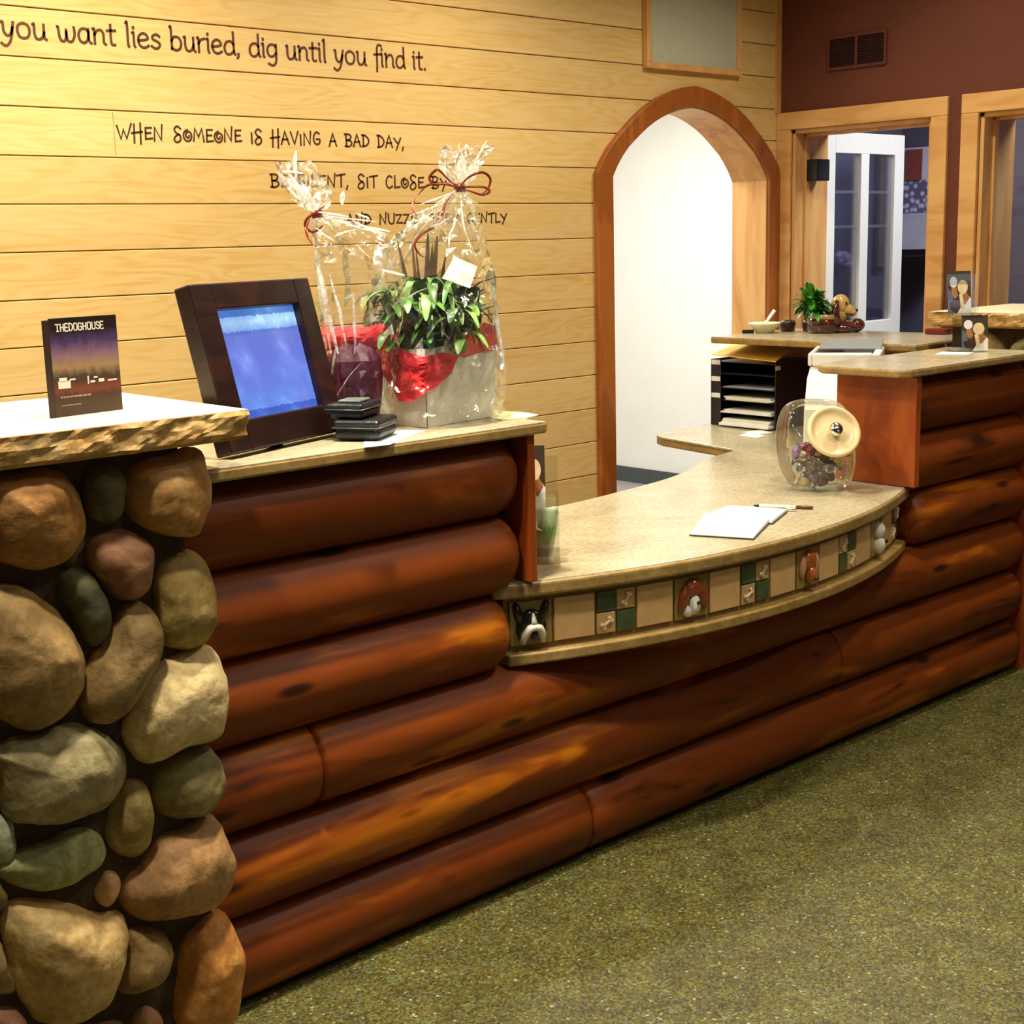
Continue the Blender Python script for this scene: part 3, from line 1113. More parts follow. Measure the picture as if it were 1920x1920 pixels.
# ------------------------------------------------------------------ stone pillars
STONES = [[(0.894,1.203),(0.909,1.217),(0.925,1.219),(0.958,1.22),(1.008,1.225),(1.045,1.222),(1.063,1.199),(1.074,1.169),(1.078,1.137),(1.067,1.094),(1.046,1.066),(1.015,1.053),(0.978,1.053),(0.943,1.063),(0.912,1.085),(0.893,1.112),(0.884,1.156)],
[(1.09,1.206),(1.124,1.219),(1.169,1.207),(1.17,1.167),(1.156,1.131),(1.128,1.118),(1.102,1.131),(1.09,1.164)],
[(1.184,1.2),(1.213,1.213),(1.265,1.221),(1.318,1.227),(1.328,1.184),(1.331,1.132),(1.32,1.083),(1.301,1.054),(1.253,1.075),(1.207,1.094),(1.177,1.122),(1.173,1.149),(1.179,1.174)],
[(1.081,1.069),(1.107,1.087),(1.144,1.096),(1.184,1.088),(1.21,1.059),(1.214,1.031),(1.201,0.989),(1.177,0.964),(1.148,0.963),(1.119,0.981),(1.1,1.01),(1.081,1.037)],
[(1.025,1.033),(1.043,1.041),(1.067,1.04),(1.092,1.024),(1.108,0.994),(1.121,0.963),(1.121,0.933),(1.103,0.905),(1.078,0.892),(1.057,0.929),(1.037,0.968),(1.025,1.002)],
[(1.218,0.995),(1.239,1.021),(1.266,1.031),(1.3,1.034),(1.321,1.003),(1.334,0.958),(1.337,0.901),(1.328,0.866),(1.302,0.843),(1.265,0.845),(1.23,0.868),(1.211,0.912),(1.208,0.958)],
[(0.879,1.027),(0.907,1.03),(0.928,1.028),(0.958,1.021),(0.988,1.003),(1.014,0.97),(1.034,0.934),(1.054,0.898),(1.057,0.859),(1.047,0.82),(1.02,0.785),(0.981,0.769),(0.938,0.772),(0.901,0.798),(0.871,0.829),(0.852,0.884),(0.861,0.978)],
[(1.138,0.948),(1.163,0.954),(1.188,0.944),(1.208,0.912),(1.209,0.873),(1.195,0.833),(1.17,0.806),(1.142,0.773),(1.108,0.748),(1.083,0.742),(1.057,0.761),(1.048,0.793),(1.058,0.835),(1.07,0.868),(1.103,0.896),(1.123,0.921)],
[(1.218,0.831),(1.267,0.832),(1.312,0.835),(1.334,0.817),(1.342,0.784),(1.338,0.705),(1.329,0.678),(1.316,0.66),(1.271,0.654),(1.216,0.647),(1.176,0.645),(1.15,0.656),(1.132,0.696),(1.131,0.721),(1.147,0.753),(1.183,0.8)],
[(0.893,0.738),(0.922,0.752),(0.964,0.746),(1.0,0.752),(1.038,0.745),(1.081,0.721),(1.112,0.685),(1.122,0.646),(1.112,0.609),(1.082,0.584),(1.026,0.58),(0.978,0.582),(0.93,0.595),(0.897,0.614),(0.887,0.652),(0.889,0.709),(0.883,0.734)],
[(0.85,0.62),(0.884,0.621),(0.9,0.61),(0.902,0.577),(0.908,0.545),(0.888,0.516),(0.869,0.523),(0.843,0.549)],
[(0.911,0.547),(0.96,0.549),(1.005,0.547),(1.041,0.538),(1.063,0.516),(1.067,0.486),(1.053,0.463),(1.02,0.447),(0.966,0.45),(0.918,0.467),(0.885,0.49),(0.863,0.522),(0.881,0.536)],
[(1.122,0.612),(1.141,0.611),(1.159,0.586),(1.172,0.547),(1.172,0.509),(1.159,0.475),(1.135,0.455),(1.106,0.458),(1.089,0.482),(1.079,0.514),(1.084,0.549),(1.1,0.581)],
[(1.18,0.608),(1.208,0.628),(1.252,0.638),(1.296,0.635),(1.322,0.605),(1.334,0.573),(1.332,0.541),(1.309,0.525),(1.294,0.506),(1.259,0.501),(1.218,0.507),(1.187,0.53),(1.173,0.566)],
[(1.2,0.481),(1.24,0.484),(1.292,0.484),(1.315,0.464),(1.327,0.427),(1.335,0.367),(1.324,0.334),(1.293,0.312),(1.254,0.299),(1.193,0.31),(1.138,0.332),(1.104,0.36),(1.097,0.391),(1.112,0.418),(1.147,0.441),(1.175,0.464)],
[(1.07,0.451),(1.089,0.446),(1.099,0.429),(1.095,0.405),(1.08,0.381),(1.067,0.375),(1.053,0.391),(1.044,0.413),(1.053,0.435)],
[(0.884,0.449),(0.907,0.447),(0.964,0.423),(1.01,0.4),(1.036,0.376),(1.05,0.362),(1.075,0.358),(1.09,0.34),(1.09,0.308),(1.078,0.261),(1.066,0.214),(1.042,0.189),(1.003,0.176),(0.957,0.183),(0.92,0.208),(0.895,0.253),(0.877,0.315),(0.87,0.373),(0.871,0.415)],
[(1.104,0.319),(1.142,0.306),(1.177,0.281),(1.195,0.248),(1.186,0.219),(1.16,0.196),(1.12,0.192),(1.084,0.197),(1.076,0.217),(1.086,0.261),(1.096,0.296)],
[(1.252,0.27),(1.277,0.281),(1.302,0.277),(1.325,0.249),(1.34,0.203),(1.339,0.144),(1.33,0.086),(1.31,0.045),(1.276,0.032),(1.224,0.051),(1.192,0.082),(1.188,0.121),(1.199,0.167),(1.212,0.208),(1.225,0.246)],
[(0.83,0.412),(0.849,0.404),(0.864,0.384),(0.866,0.347),(0.879,0.303),(0.879,0.278),(0.862,0.273),(0.818,0.291)],
[(0.853,0.708),(0.875,0.704),(0.879,0.674),(0.874,0.638),(0.846,0.635)],
[(0.84,0.518),(0.862,0.513),(0.876,0.485),(0.882,0.459),(0.866,0.435),(0.832,0.438)],
[(1.105,0.139),(1.129,0.145),(1.155,0.128),(1.165,0.093),(1.136,0.066),(1.092,0.092)],
[(0.822,0.277),(0.849,0.263),(0.881,0.234),(0.892,0.195),(0.866,0.172),(0.809,0.203)],
[(0.921,0.189),(0.977,0.162),(1.032,0.151),(1.079,0.137),(1.072,0.094),(1.025,0.075),(0.95,0.109),(0.918,0.155)],
[(1.19,0.053),(1.257,0.019),(1.315,0.005),(1.315,-0.038),(1.269,-0.063),(1.2,-0.034),(1.16,0.022)],
[(1.032,1.111),(1.073,1.104),(1.079,1.08),(1.057,1.061),(1.062,1.049),(1.032,1.046)]]
SCOL = [((172, 120, 56), (196, 150, 86)), ((92, 82, 48), (120, 112, 66)), ((176, 128, 66), (208, 168, 104)), ((150, 104, 70), (182, 138, 92)),
        ((84, 82, 50), (112, 108, 66)), ((156, 132, 70), (182, 158, 92)), ((162, 130, 76), (196, 160, 100)), ((138, 112, 62), (170, 138, 84)),
        ((214, 188, 130), (232, 212, 160)), ((150, 138, 92), (190, 184, 140)), ((168, 172, 140), (206, 208, 184)), ((150, 150, 96), (190, 190, 140)),
        ((158, 134, 74), (186, 164, 100)), ((126, 116, 70), (158, 146, 90)), ((168, 126, 76), (196, 152, 100)), ((224, 178, 120), (240, 204, 150)),
        ((202, 168, 104), (226, 200, 142)), ((142, 112, 64), (172, 140, 88)), ((196, 130, 58), (220, 160, 88)), ((150, 130, 84), (176, 154, 104)),
        ((150, 120, 70), (170, 140, 90)), ((120, 100, 50), (150, 126, 70)), ((180, 130, 90), (200, 150, 110)), ((130, 90, 60), (150, 110, 80)),
        ((150, 120, 70), (170, 140, 90)), ((170, 140, 90), (190, 160, 110)), ((80, 70, 46), (104, 90, 60))]


def rock(outline, yc, h, seed):
    n = len(outline)
    P = [Vector(p) for p in outline]
    for _ in range(2):
        Q = []
        for i in range(len(P)):
            a, b = P[i], P[(i + 1) % len(P)]
            Q += [a * 0.75 + b * 0.25, a * 0.25 + b * 0.75]
        P = Q
    n = len(P)
    c = sum(P, Vector((0, 0))) / n
    rings = 9
    vs = []
    fs = []
    for side in (-1, 1):
        pass
    rl = [0.14, 0.30, 0.46, 0.60, 0.72, 0.82, 0.90, 0.95, 0.985, 1.0]
    al = [(r_, -1) for r_ in rl] + [(r_, 1) for r_ in reversed(rl[:-1])]
    for rr, sg in al:
        dy = sg * h * (1 - rr ** 2.3) ** 0.52
        for p in P:
            q = c + (p - c) * rr * 1.07
            w = Vector((q.x, yc + dy, q.y))
            nz = mn.noise(w * 11 + Vector((seed * 3.1, 0, 0))) * 0.013 + mn.noise(w * 34 + Vector((0, seed * 5.3, 0))) * 0.004
            dirv = Vector((q.x - c.x, dy * 1.6, q.y - c.y))
            dirv = dirv.normalized() if dirv.length > 1e-6 else Vector((0, -1, 0))
            vs.append(w + dirv * nz)
    m = len(al)
    for i in range(m - 1):
        for j in range(n):
            a, b = i * n + j, i * n + (j + 1) % n
            fs.append((a, a + n, b + n, b))
    vs.append(sum(vs[:n], Vector()) / n)
    vs.append(sum(vs[-1 - n:-1], Vector()) / n)
    k = len(vs)
    for j in range(n):
        fs.append((k - 2, j, (j + 1) % n))
        fs.append((k - 1, (m - 1) * n + (j + 1) % n, (m - 1) * n + j))
    return vs, fs


pil = thing('stone_pillar', (1.0, 2.55, 0.0), 'river stone pillar in dark mortar at the left end of the log counter', 'pillar')
MB().box(0.60, 1.285, 2.365, 2.80, 0, 1.243).build('mortar', M_mortar, pil)
for i, ol in enumerate(STONES):
    xs = [p[0] for p in ol]
    zs = [p[1] for p in ol]
    h = min(0.085, 0.42 * min(max(xs) - min(xs), max(zs) - min(zs)) + 0.012)
    if min(zs) < 0.0:
        ol = [(x, max(z, 0.006)) for x, z in ol]
    vs, fs = rock(ol, 2.372, h, i + 1)
    a, b = SCOL[i]
    MB().add(vs, fs, True).build('stone', stone_mat('river_stone', srgb(*a), srgb(*b), bump=0.9), pil)
# stones round the side and the part of the pillar left of the picture
k = 40
for (x, z, w, h_) in ((0.72, 1.1, 0.13, 0.11), (0.70, 0.86, 0.14, 0.11), (0.73, 0.63, 0.12, 0.1), (0.70, 0.42, 0.13, 0.1), (0.71, 0.2, 0.14, 0.1)):
    ol = [(x + w * math.cos(t) * (1 + 0.1 * math.sin(3 * t + x * 9)), z + h_ * math.sin(t)) for t in [2 * PI * q / 12 for q in range(12)]]
    vs, fs = rock(ol, 2.372, 0.07, k)
    k += 1
    a, b = SCOL[k % 20]
    MB().add(vs, fs, True).build('stone', stone_mat('river_stone', srgb(*a), srgb(*b)), pil)
for (y, z, w, h_) in ((2.58, 1.1, 0.10, 0.11), (2.60, 0.87, 0.11, 0.10), (2.59, 0.65, 0.1, 0.1), (2.6, 0.42, 0.1, 0.11), (2.58, 0.17, 0.11, 0.11)):
    ol = [(y + w * math.cos(t), z + h_ * math.sin(t)) for t in [2 * PI * q / 12 for q in range(12)]]
    vs, fs = rock(ol, 0, 0.05, k)
    k += 1
    a, b = SCOL[k % 20]
    MB().add([(0.60 + 0.01 - v[1] * 1, v[0], v[2]) for v in vs], fs, True).build('stone', stone_mat('river_stone', srgb(*a), srgb(*b)), pil)


def capstone(x0, x1, y0, y1, z0, z1, label, seed):
    t = thing('capstone', ((x0 + x1) / 2, (y0 + y1) / 2, z0), label, 'stone slab')
    per = []
    st = 0.016
    cr = 0.012

    def seg(a, b):
        n = max(2, int((Vector(b) - Vector(a)).length / st))
        return [Vector(a) + (Vector(b) - Vector(a)) * i / n for i in range(n)]
    per = seg((x0, y0), (x1 - cr, y0)) + seg((x1 - cr, y0), (x1, y0 + cr)) + seg((x1, y0 + cr), (x1, y1)) + seg((x1, y1), (x0, y1)) + seg((x0, y1), (x0, y0))
    n = len(per)
    c = Vector(((x0 + x1) / 2, (y0 + y1) / 2))
    hs = 7
    vs = []
    for j in range(hs + 1):
        zz = z0 + (z1 - 0.0015 - z0) * j / hs
        for p in per:
            d = Vector((0, 0))
            ex = min(p.x - x0, x1 - p.x)
            ey = min(p.y - y0, y1 - p.y)
            if ey < 0.02:
                d += Vector((0, -1 if p.y < c.y else 1))
            if ex < 0.02:
                d += Vector((-1 if p.x < c.x else 1, 0))
            if d.length:
                d.normalize()
            w = Vector((p.x, p.y, zz))
            nz = mn.noise(w * 28 + Vector((seed, 0, 0))) * 0.009 + mn.noise(w * 70) * 0.004
            ridge = abs(mn.noise(Vector((p.x * 9 + seed, p.y * 9, zz * 24)))) * 0.014
            inset = -0.010 * (1 if j == 0 else 0)
            amp = 0 if j == hs else 1
            q = p + d * ((nz - ridge + 0.003) * amp + inset)
            vs.append((q.x, q.y, zz + (mn.noise(w * 25) * 0.003 if 0 < j < hs else 0)))
    fs = []
    for j in range(hs):
        for i in range(n):
            a, b = j * n + i, j * n + (i + 1) % n
            fs.append((a, b, b + n, a + n))
    fs.append(tuple(range(n - 1, -1, -1)))
    fs.append(tuple(range(hs * n, hs * n + n)))
    MB().add(vs, fs, False).build('chiseled_edge', M_slabedge, t)
    MB().box(x0 + 0.002, x1 - 0.004, y0 + 0.002, y1 - 0.002, z1 - 0.0014, z1).build('honed_top', M_slabtop, t)
    return t


capstone(0.50, 1.405, 2.292, 2.845, 1.243, 1.300, 'pale cut stone slab with chiseled edge on the left stone pillar, under the dark booklet', 1.0)
pil2 = thing('stone_pillar', (5.1, 2.58, 0.0), 'dark shaded river stone pillar at the far right end of the counter, mostly out of view', 'pillar')
MB().box(4.83, 5.30, 2.36, 2.83, 0, 1.243).build('mortar', M_mortar, pil2)
k = 60
for (x, z) in ((4.93, 1.12), (5.15, 1.1), (4.95, 0.9), (5.17, 0.86), (4.92, 0.66), (5.15, 0.62), (4.94, 0.42), (5.16, 0.38), (4.93, 0.17), (5.15, 0.15)):
    ol = [(x + 0.1 * math.cos(t), z + 0.1 * math.sin(t) * (1 + 0.1 * math.sin(2 * t + x))) for t in [2 * PI * q / 12 for q in range(12)]]
    vs, fs = rock(ol, 2.36, 0.06, k)
    k += 1
    a, b = SCOL[k % 20]
    MB().add(vs, fs, True).build('stone', stone_mat('river_stone', srgb(*a), srgb(*b)), pil2)
for (y, z, w) in ((2.50, 1.13, 0.09), (2.70, 1.15, 0.085), (2.6, 0.95, 0.1), (2.6, 0.72, 0.1), (2.6, 0.5, 0.1), (2.6, 0.28, 0.1), (2.6, 0.1, 0.08)):
    ol = [(y + w * math.cos(t), z + w * 0.9 * math.sin(t)) for t in [2 * PI * q / 12 for q in range(12)]]
    vs, fs = rock(ol, 0, 0.045, k)
    k += 1
    a, b = SCOL[k % 20]
    MB().add([(4.83 + v[1], v[0], v[2]) for v in vs], fs, True).build('stone', stone_mat('river_stone', srgb(*a), srgb(*b)), pil2)
capstone(4.755, 5.37, 2.29, 2.885, 1.243, 1.300, 'pale stone slab at the far right, behind the dog picture cards', 5.0)

# ------------------------------------------------------------------ lettering on the pine wall
LC = {  # lower case, x-height 0.62: (advance, strokes)
    'a': (.62, [[(.46, .5), (.34, .6), (.16, .56), (.06, .32), (.12, .08), (.28, .01), (.42, .14), (.47, .4), (.47, .6)], [(.47, .5), (.48, .12), (.58, .0)]]),
    'b': (.62, [[(.04, 1.0), (.09, .98), (.1, .3), (.1, .04)], [(.1, .4), (.22, .58), (.42, .56), (.53, .34), (.46, .08), (.28, .0), (.1, .08)]]),
    'd': (.62, [[(.5, 1.02), (.5, .4), (.52, .08), (.58, .01)], [(.5, .46), (.36, .6), (.16, .54), (.06, .3), (.12, .06), (.3, .0), (.5, .16)]]),
    'e': (.58, [[(.08, .3), (.3, .33), (.47, .4), (.42, .56), (.26, .62), (.1, .5), (.05, .28), (.14, .06), (.32, .0), (.5, .1)]]),
    'f': (.36, [[(.46, 1.0), (.32, 1.06), (.22, .92), (.2, .6), (.2, .1), (.18, -.25)], [(.04, .56), (.38, .6)]]),
    'g': (.62, [[(.48, .52), (.34, .62), (.14, .55), (.06, .32), (.14, .1), (.32, .06), (.48, .22)], [(.5, .62), (.5, .1), (.46, -.22), (.3, -.36), (.1, -.28)]]),
    'i': (.26, [[(.06, .6), (.12, .6), (.12, .12), (.16, .0)], [(.12, .80), (.12, .86)]]),
    'l': (.26, [[(.06, 1.0), (.12, 1.0), (.12, .12), (.16, .0)]]),
    'n': (.62, [[(.04, .62), (.1, .6), (.1, .0)], [(.1, .38), (.22, .56), (.38, .6), (.48, .44), (.48, .1), (.56, .0)]]),
    'o': (.62, [[(.28, .62), (.1, .52), (.05, .3), (.12, .07), (.29, .0), (.46, .08), (.53, .32), (.46, .54), (.28, .62)]]),
    'r': (.42, [[(.04, .62), (.1, .6), (.1, .0)], [(.1, .38), (.2, .54), (.38, .62)]]),
    's': (.5, [[(.42, .54), (.28, .62), (.12, .54), (.12, .4), (.3, .32), (.42, .2), (.36, .05), (.2, .0), (.05, .1)]]),
    't': (.42, [[(.18, .86), (.17, .2), (.22, .02), (.34, .02)], [(.02, .6), (.38, .63)]]),
    'u': (.62, [[(.04, .6), (.1, .6), (.1, .2), (.2, .01), (.38, .06), (.48, .3)], [(.48, .62), (.48, .12), (.56, .0)]]),
    'w': (.84, [[(.04, .6), (.08, .56), (.12, .14), (.24, .0), (.36, .1), (.4, .4)], [(.4, .5), (.42, .12), (.52, .0), (.66, .08), (.74, .34), (.72, .62)]]),
    'y': (.6, [[(.04, .6), (.1, .58), (.12, .24), (.24, .06), (.38, .14), (.46, .4)], [(.5, .62), (.42, .1), (.32, -.22), (.16, -.36), (.0, -.26)]]),
    'v': (.6, [[(.04, .62), (.26, .0), (.5, .62)]]),
    ',': (.24, [[(.1, .06), (.1, -.06), (.04, -.14)]]), '.': (.22, [[(.08, .0), (.1, .05)]]), ' ': (.36, []),
}
UC = {
    'A': (.62, [[(.0, -.02), (.26, 1.0), (.5, .0)], [(.08, .36), (.44, .4)]]),
    'B': (.6, [[(.08, 1.0), (.1, -.02)], [(-.02, .98), (.3, .98), (.44, .78), (.3, .54), (.1, .5), (.38, .46), (.48, .22), (.3, .0), (.0, .02)]]),
    'C': (.56, [[(.46, .86), (.3, 1.0), (.12, .8), (.06, .4), (.14, .08), (.3, .0), (.46, .14)]]),
    'D': (.62, [[(.1, 1.0), (.1, .0)], [(.0, .98), (.3, .9), (.5, .5), (.34, .1), (.02, .0)]]),
    'E': (.52, [[(.44, .92), (.1, .9), (.08, .04), (.46, .1)], [(.1, .5), (.38, .52)]]),
    'G': (.64, [[(.46, .86), (.28, 1.0), (.1, .7), (.08, .26), (.24, .02), (.46, .1), (.48, .42), (.26, .42)]]),
    'H': (.68, [[(.14, 1.1), (.1, -.24)], [(.5, 1.2), (.46, -.3)], [(-.02, .46), (.58, .58)]]),
    'I': (.26, [[(.1, .8), (.1, .0)]]),
    'L': (.5, [[(.1, 1.0), (.08, .02), (.44, .08)]]),
    'M': (.76, [[(.04, .0), (.14, 1.0), (.34, .3), (.56, 1.0), (.66, -.04)]]),
    'N': (.66, [[(.06, -.02), (.1, .96), (.46, .04), (.54, 1.14)]]),
    'O': (.6, [[(.28, .84), (.1, .68), (.04, .36), (.14, .06), (.34, .0), (.5, .22), (.5, .56), (.34, .72), (.2, .56), (.2, .34), (.32, .24), (.38, .4)]]),
    'S': (.58, [[(.46, .92), (.28, 1.1), (.1, .9), (.18, .62), (.42, .4), (.42, .06), (.2, -.1), (.06, .08), (.16, .36), (.36, .5)]]),
    'T': (.56, [[(.28, .98), (.26, -.02)], [(.0, .9), (.54, 1.02)]]),
    'U': (.62, [[(.06, 1.0), (.08, .24), (.26, .0), (.46, .2), (.5, 1.02)]]),
    'V': (.58, [[(.02, 1.0), (.26, .0), (.52, 1.06)]]),
    'W': (.84, [[(.0, .98), (.2, .0), (.36, .72), (.52, .04), (.82, 1.16)]]),
    'Y': (.58, [[(.02, .8), (.24, .4), (.28, .42)], [(.52, .84), (.16, -.24)]]),
    'Z': (.58, [[(.02, .9), (.44, .92), (.06, .06), (.5, .08)]]),
    'K': (.6, [[(.1, 1.0), (.08, .0)], [(.48, .94), (.12, .46), (.5, .0)]]),
    'R': (.6, [[(.1, .0), (.1, 1.0), (.38, .92), (.4, .6), (.12, .5), (.5, .0)]]),
    ',': (.26, [[(.12, .1), (.04, -.2)]]), ' ': (.5, []), '.': (.2, [[(.08, .0), (.1, .06)]]),
}
CURV = set('CGOSDBU')


def text_mesh(font, s, size, width, stroke, O, U, V, N, th=0.0012, lower=True, jit=0.0, seed=1):
    """a line of strokes fitted to a total width"""
    rnd = random.Random(seed)
    adv = sum(font[c][0] for c in s)
    k = width / (adv * size)
    mb = MB()
    x = 0
    for ch in s:
        a, st = font[ch]
        jy = rnd.uniform(-jit, jit)
        js = 1 + rnd.uniform(-jit, jit)
        for q in st:
            if lower or ch in CURV:
                pts = bez(q, 5) if len(q) > 2 else [Vector(p) for p in q]
            else:
                pts = [Vector(p) for p in q]
            P = [((x + p[0]) * size * k, (p[1] * js + jy) * size) for p in pts]
            mb.ribbon(P, stroke, th, U, V, N, O)
        x += a
    return mb


def words(par, font, s, size, width, stroke, O, mat, **kw):
    adv = sum(font[c][0] for c in s)
    k = width / (adv * size)
    x = 0
    for wd_ in s.split(' '):
        wa = sum(font[c][0] for c in wd_)
        if wa:
            text_mesh(font, wd_, size, wa * size * k, stroke, O + Ux * (x * size * k), Ux, Uz, Ny, **kw).build('word', mat, par)
        x += wa + font[' '][0]


Ux, Uz, Ny = Vector((1, 0, 0)), Vector((0, 0, 1)), Vector((0, -1, 0))
full = 'If what you want lies buried, dig until you find it.'
LC['I'] = (.4, [[(.2, .98), (.2, 0)]])
LC['h'] = (.62, [[(.1, 1.0), (.1, 0)], [(.1, .38), (.22, .56), (.38, .6), (.48, .44), (.48, .0)]])
vis = 'you want lies buried, dig until you find it.'
sz1 = 0.070
advv = sum(LC[c][0] for c in vis) * sz1
kk = (3.418 - 1.802) / advv
off = sum(LC[c][0] for c in 'If what ') * sz1 * kk
q1 = thing('wall_quote', (2.0, YW, 2.23), 'brown curly lettering running along the upper boards of the pine wall', 'lettering')
words(q1, LC, full, sz1, (3.418 - 1.802) + off, 0.0082, Vector((1.802 - off, YW, 2.233)), M_letter)
q2 = thing('wall_quote', (2.9, YW, 1.8), 'three stepped lines of thin hand-drawn capitals on the pine wall behind the gifts', 'lettering')
for s, x0, x1, zb, cap in (('WHEN SOMEONE IS HAVING A BAD DAY,', 2.150, 3.300, 1.950, 0.042), ('BE SILENT, SIT CLOSE BY', 2.708, 3.50, 1.806, 0.043), ('AND NUZZLE THEM GENTLY', 3.02, 3.800, 1.676, 0.036)):
    words(q2, UC, s, cap, x1 - x0, 0.0060, Vector((x0, YW, zb)), M_letter2, lower=False, jit=0.05, seed=3)

# ------------------------------------------------------------------ things on the counter
HX = Vector((0.7395, -0.6731, 0))       # along the picture's width
HD = Vector((0.6731, 0.7395, 0))        # away from the door side


def LF(x, y, z=0.0):
    return frame((x, y, z), HX)


def disc(n, rx, ry, cx=0, cy=0, a0=0, a1=2 * PI):
    return [(cx + rx * math.cos(a0 + (a1 - a0) * i / n), cy + ry * math.sin(a0 + (a1 - a0) * i / n)) for i in range(n)]


# dark booklet on the stone slab
bk = thing('booklet', (1.17, 2.50, 1.300), 'dark folded booklet with a dusk picture standing on the left stone slab', 'booklet')
bux = Vector((0.155, 0.022, 0)).normalized()
bf = frame((1.092, 2.478, 1.3005), bux)


def cover_mat():
    k = NT('booklet_cover')
    c = k.n('ShaderNodeTexCoord')
    s = k.n('ShaderNodeSeparateXYZ')
    k.l(c, 'Generated', s, 0)
    nz = k.n('ShaderNodeTexNoise')
    nz.inputs['Scale'].default_value = 9
    nz.inputs['Detail'].default_value = 4
    k.l(c, 'Generated', nz, 'Vector')
    a = k.n('ShaderNodeMath', operation='MULTIPLY_ADD', _1=0.14)
    k.l(nz, 0, a, 0)
    k.l(s, 2, a, 2)
    r = k.ramp([(0.07, srgb(52, 30, 14)), (0.26, srgb(52, 24, 14)), (0.33, srgb(96, 44, 26)), (0.42, srgb(62, 34, 28)), (0.47, srgb(52, 46, 36)), (0.56, srgb(130, 104, 72)), (0.68, srgb(116, 86, 100)), (0.82, srgb(62, 46, 84)), (0.93, srgb(34, 24, 34)), (0.96, srgb(28, 18, 14))], a, 0)
    k.l(r, 0, k.b, 'Base Color')
    k.b.inputs['Roughness'].default_value = 0.35
    return k.m


M_cover = cover_mat()
MB().box(0.012, 0.157, -0.0008, 0.0008, 0, 0.182, bf).build('front_cover', M_cover, bk)
MB().box(0.0, 0.013, -0.0006, 0.001, 0, 0.178, bf @ Matrix.Rotation(0.0, 4, 'Z')).build('spine_strip', plain('booklet_spine', srgb(40, 22, 16), 0.4), bk)
bf2 = bf @ Matrix.Rotation(math.radians(24), 4, 'Z')
MB().box(0.0, 0.15, 0.0012, 0.0024, 0, 0.179, bf2).build('back_cover', plain('booklet_back', srgb(60, 44, 36), 0.4), bk)
M_print = plain('pale_print', srgb(214, 206, 190), 0.5)
bu, bn = bux, Vector((bux.y, -bux.x, 0))
UC['h_'] = UC['H']
SER = {  # squared sign capitals for the cover
    'T': (.8, [[(.0, 1), (.7, 1)], [(.35, 1), (.35, 0)], [(.2, 0), (.5, 0)]]), 'H': (.85, [[(.1, 0), (.1, 1)], [(.65, 0), (.65, 1)], [(.1, .5), (.65, .5)]]),
    'E': (.75, [[(.6, 1), (.1, 1), (.1, 0), (.62, 0)], [(.1, .5), (.5, .5)]]), 'D': (.85, [[(.1, 0), (.1, 1), (.45, 1), (.68, .7), (.68, .3), (.45, 0), (.1, 0)]]),
    'O': (.85, [[(.2, 0), (.08, .25), (.08, .75), (.2, 1), (.55, 1), (.68, .75), (.68, .25), (.55, 0), (.2, 0)]]),
    'G': (.85, [[(.66, .85), (.5, 1), (.2, 1), (.08, .75), (.08, .25), (.2, 0), (.55, 0), (.68, .2), (.68, .48), (.4, .48)]]),
    'U': (.85, [[(.1, 1), (.1, .2), (.22, 0), (.52, 0), (.66, .2), (.66, 1)]]), 'S': (.75, [[(.6, .85), (.45, 1), (.2, 1), (.08, .8), (.2, .56), (.48, .46), (.62, .25), (.5, 0), (.2, 0), (.06, .14)]]),
}
text_mesh(SER, 'THEDOGHOUSE', 0.0125, 0.104, 0.0022, bf @ Vector((0.025, -0.0009, 0.158)), bu, Uz, bn, th=0.0005, lower=True).build('title', M_print, bk)
for u, v, w, h in ((0.021, 0.052, 0.026, 0.014), (0.024, 0.064, 0.016, 0.008), (0.046, 0.066, 0.012, 0.003), (0.084, 0.056, 0.003, 0.015), (0.090, 0.058, 0.010, 0.004), (0.098, 0.066, 0.008, 0.003), (0.108, 0.058, 0.012, 0.006), (0.128, 0.058, 0.02, 0.003)):
    MB().box(u, u + w, -0.0013, -0.0008, v, v + h, bf).build('printed_house', M_print, bk)
pr = MB()
rnd = random.Random(4)
u = 0.024
while u < 0.09:
    w = rnd.uniform(0.003, 0.009)
    pr.box(u, u + w, -0.0013, -0.0008, 0.0345, 0.0375, bf)
    u += w + 0.0018
u = 0.024
while u < 0.066:
    w = rnd.uniform(0.003, 0.007)
    pr.box(u, u + w, -0.0013, -0.0008, 0.0195, 0.0215, bf)
    u += w + 0.0018
pr.build('small_print', plain('grey_print', srgb(150, 130, 120), 0.5), bk)

# leaning digital picture frame
pf = thing('digital_display', (1.65, 2.53, 1.177), 'dark walnut framed display leaning back with a glowing blue screen', 'digital picture frame')
fx = Vector((0.375, 0.129, 0)).normalized()
fd = Vector((-fx.y, fx.x, 0))           # backwards
fz = (Vector((0, 0, 0.343)) + fd * 0.085).normalized()
fyv = fz.cross(fx).normalized()
PFM = Matrix(((fx.x, fyv.x, fz.x, 1.465), (fx.y, fyv.y, fz.y, 2.469), (fx.z, fyv.z, fz.z, 1.1885), (0, 0, 0, 1)))
FW, FH, FT = 0.397, 0.354, 0.045
bl, brr, bt_, bb = 0.066, 0.056, 0.056, 0.066
fr = MB()
fr.box(0, bl, 0, FT, 0, FH, PFM).box(FW - brr, FW, 0, FT, 0, FH, PFM).box(bl, FW - brr, 0, FT, 0, bb, PFM).box(bl, FW - brr, 0, FT, FH - bt_, FH, PFM)
fr.box(bl, FW - brr, FT - 0.012, FT, bb, FH - bt_, PFM)
fr.build('frame_body', M_frame, pf, bevel=0.004, seg=2)


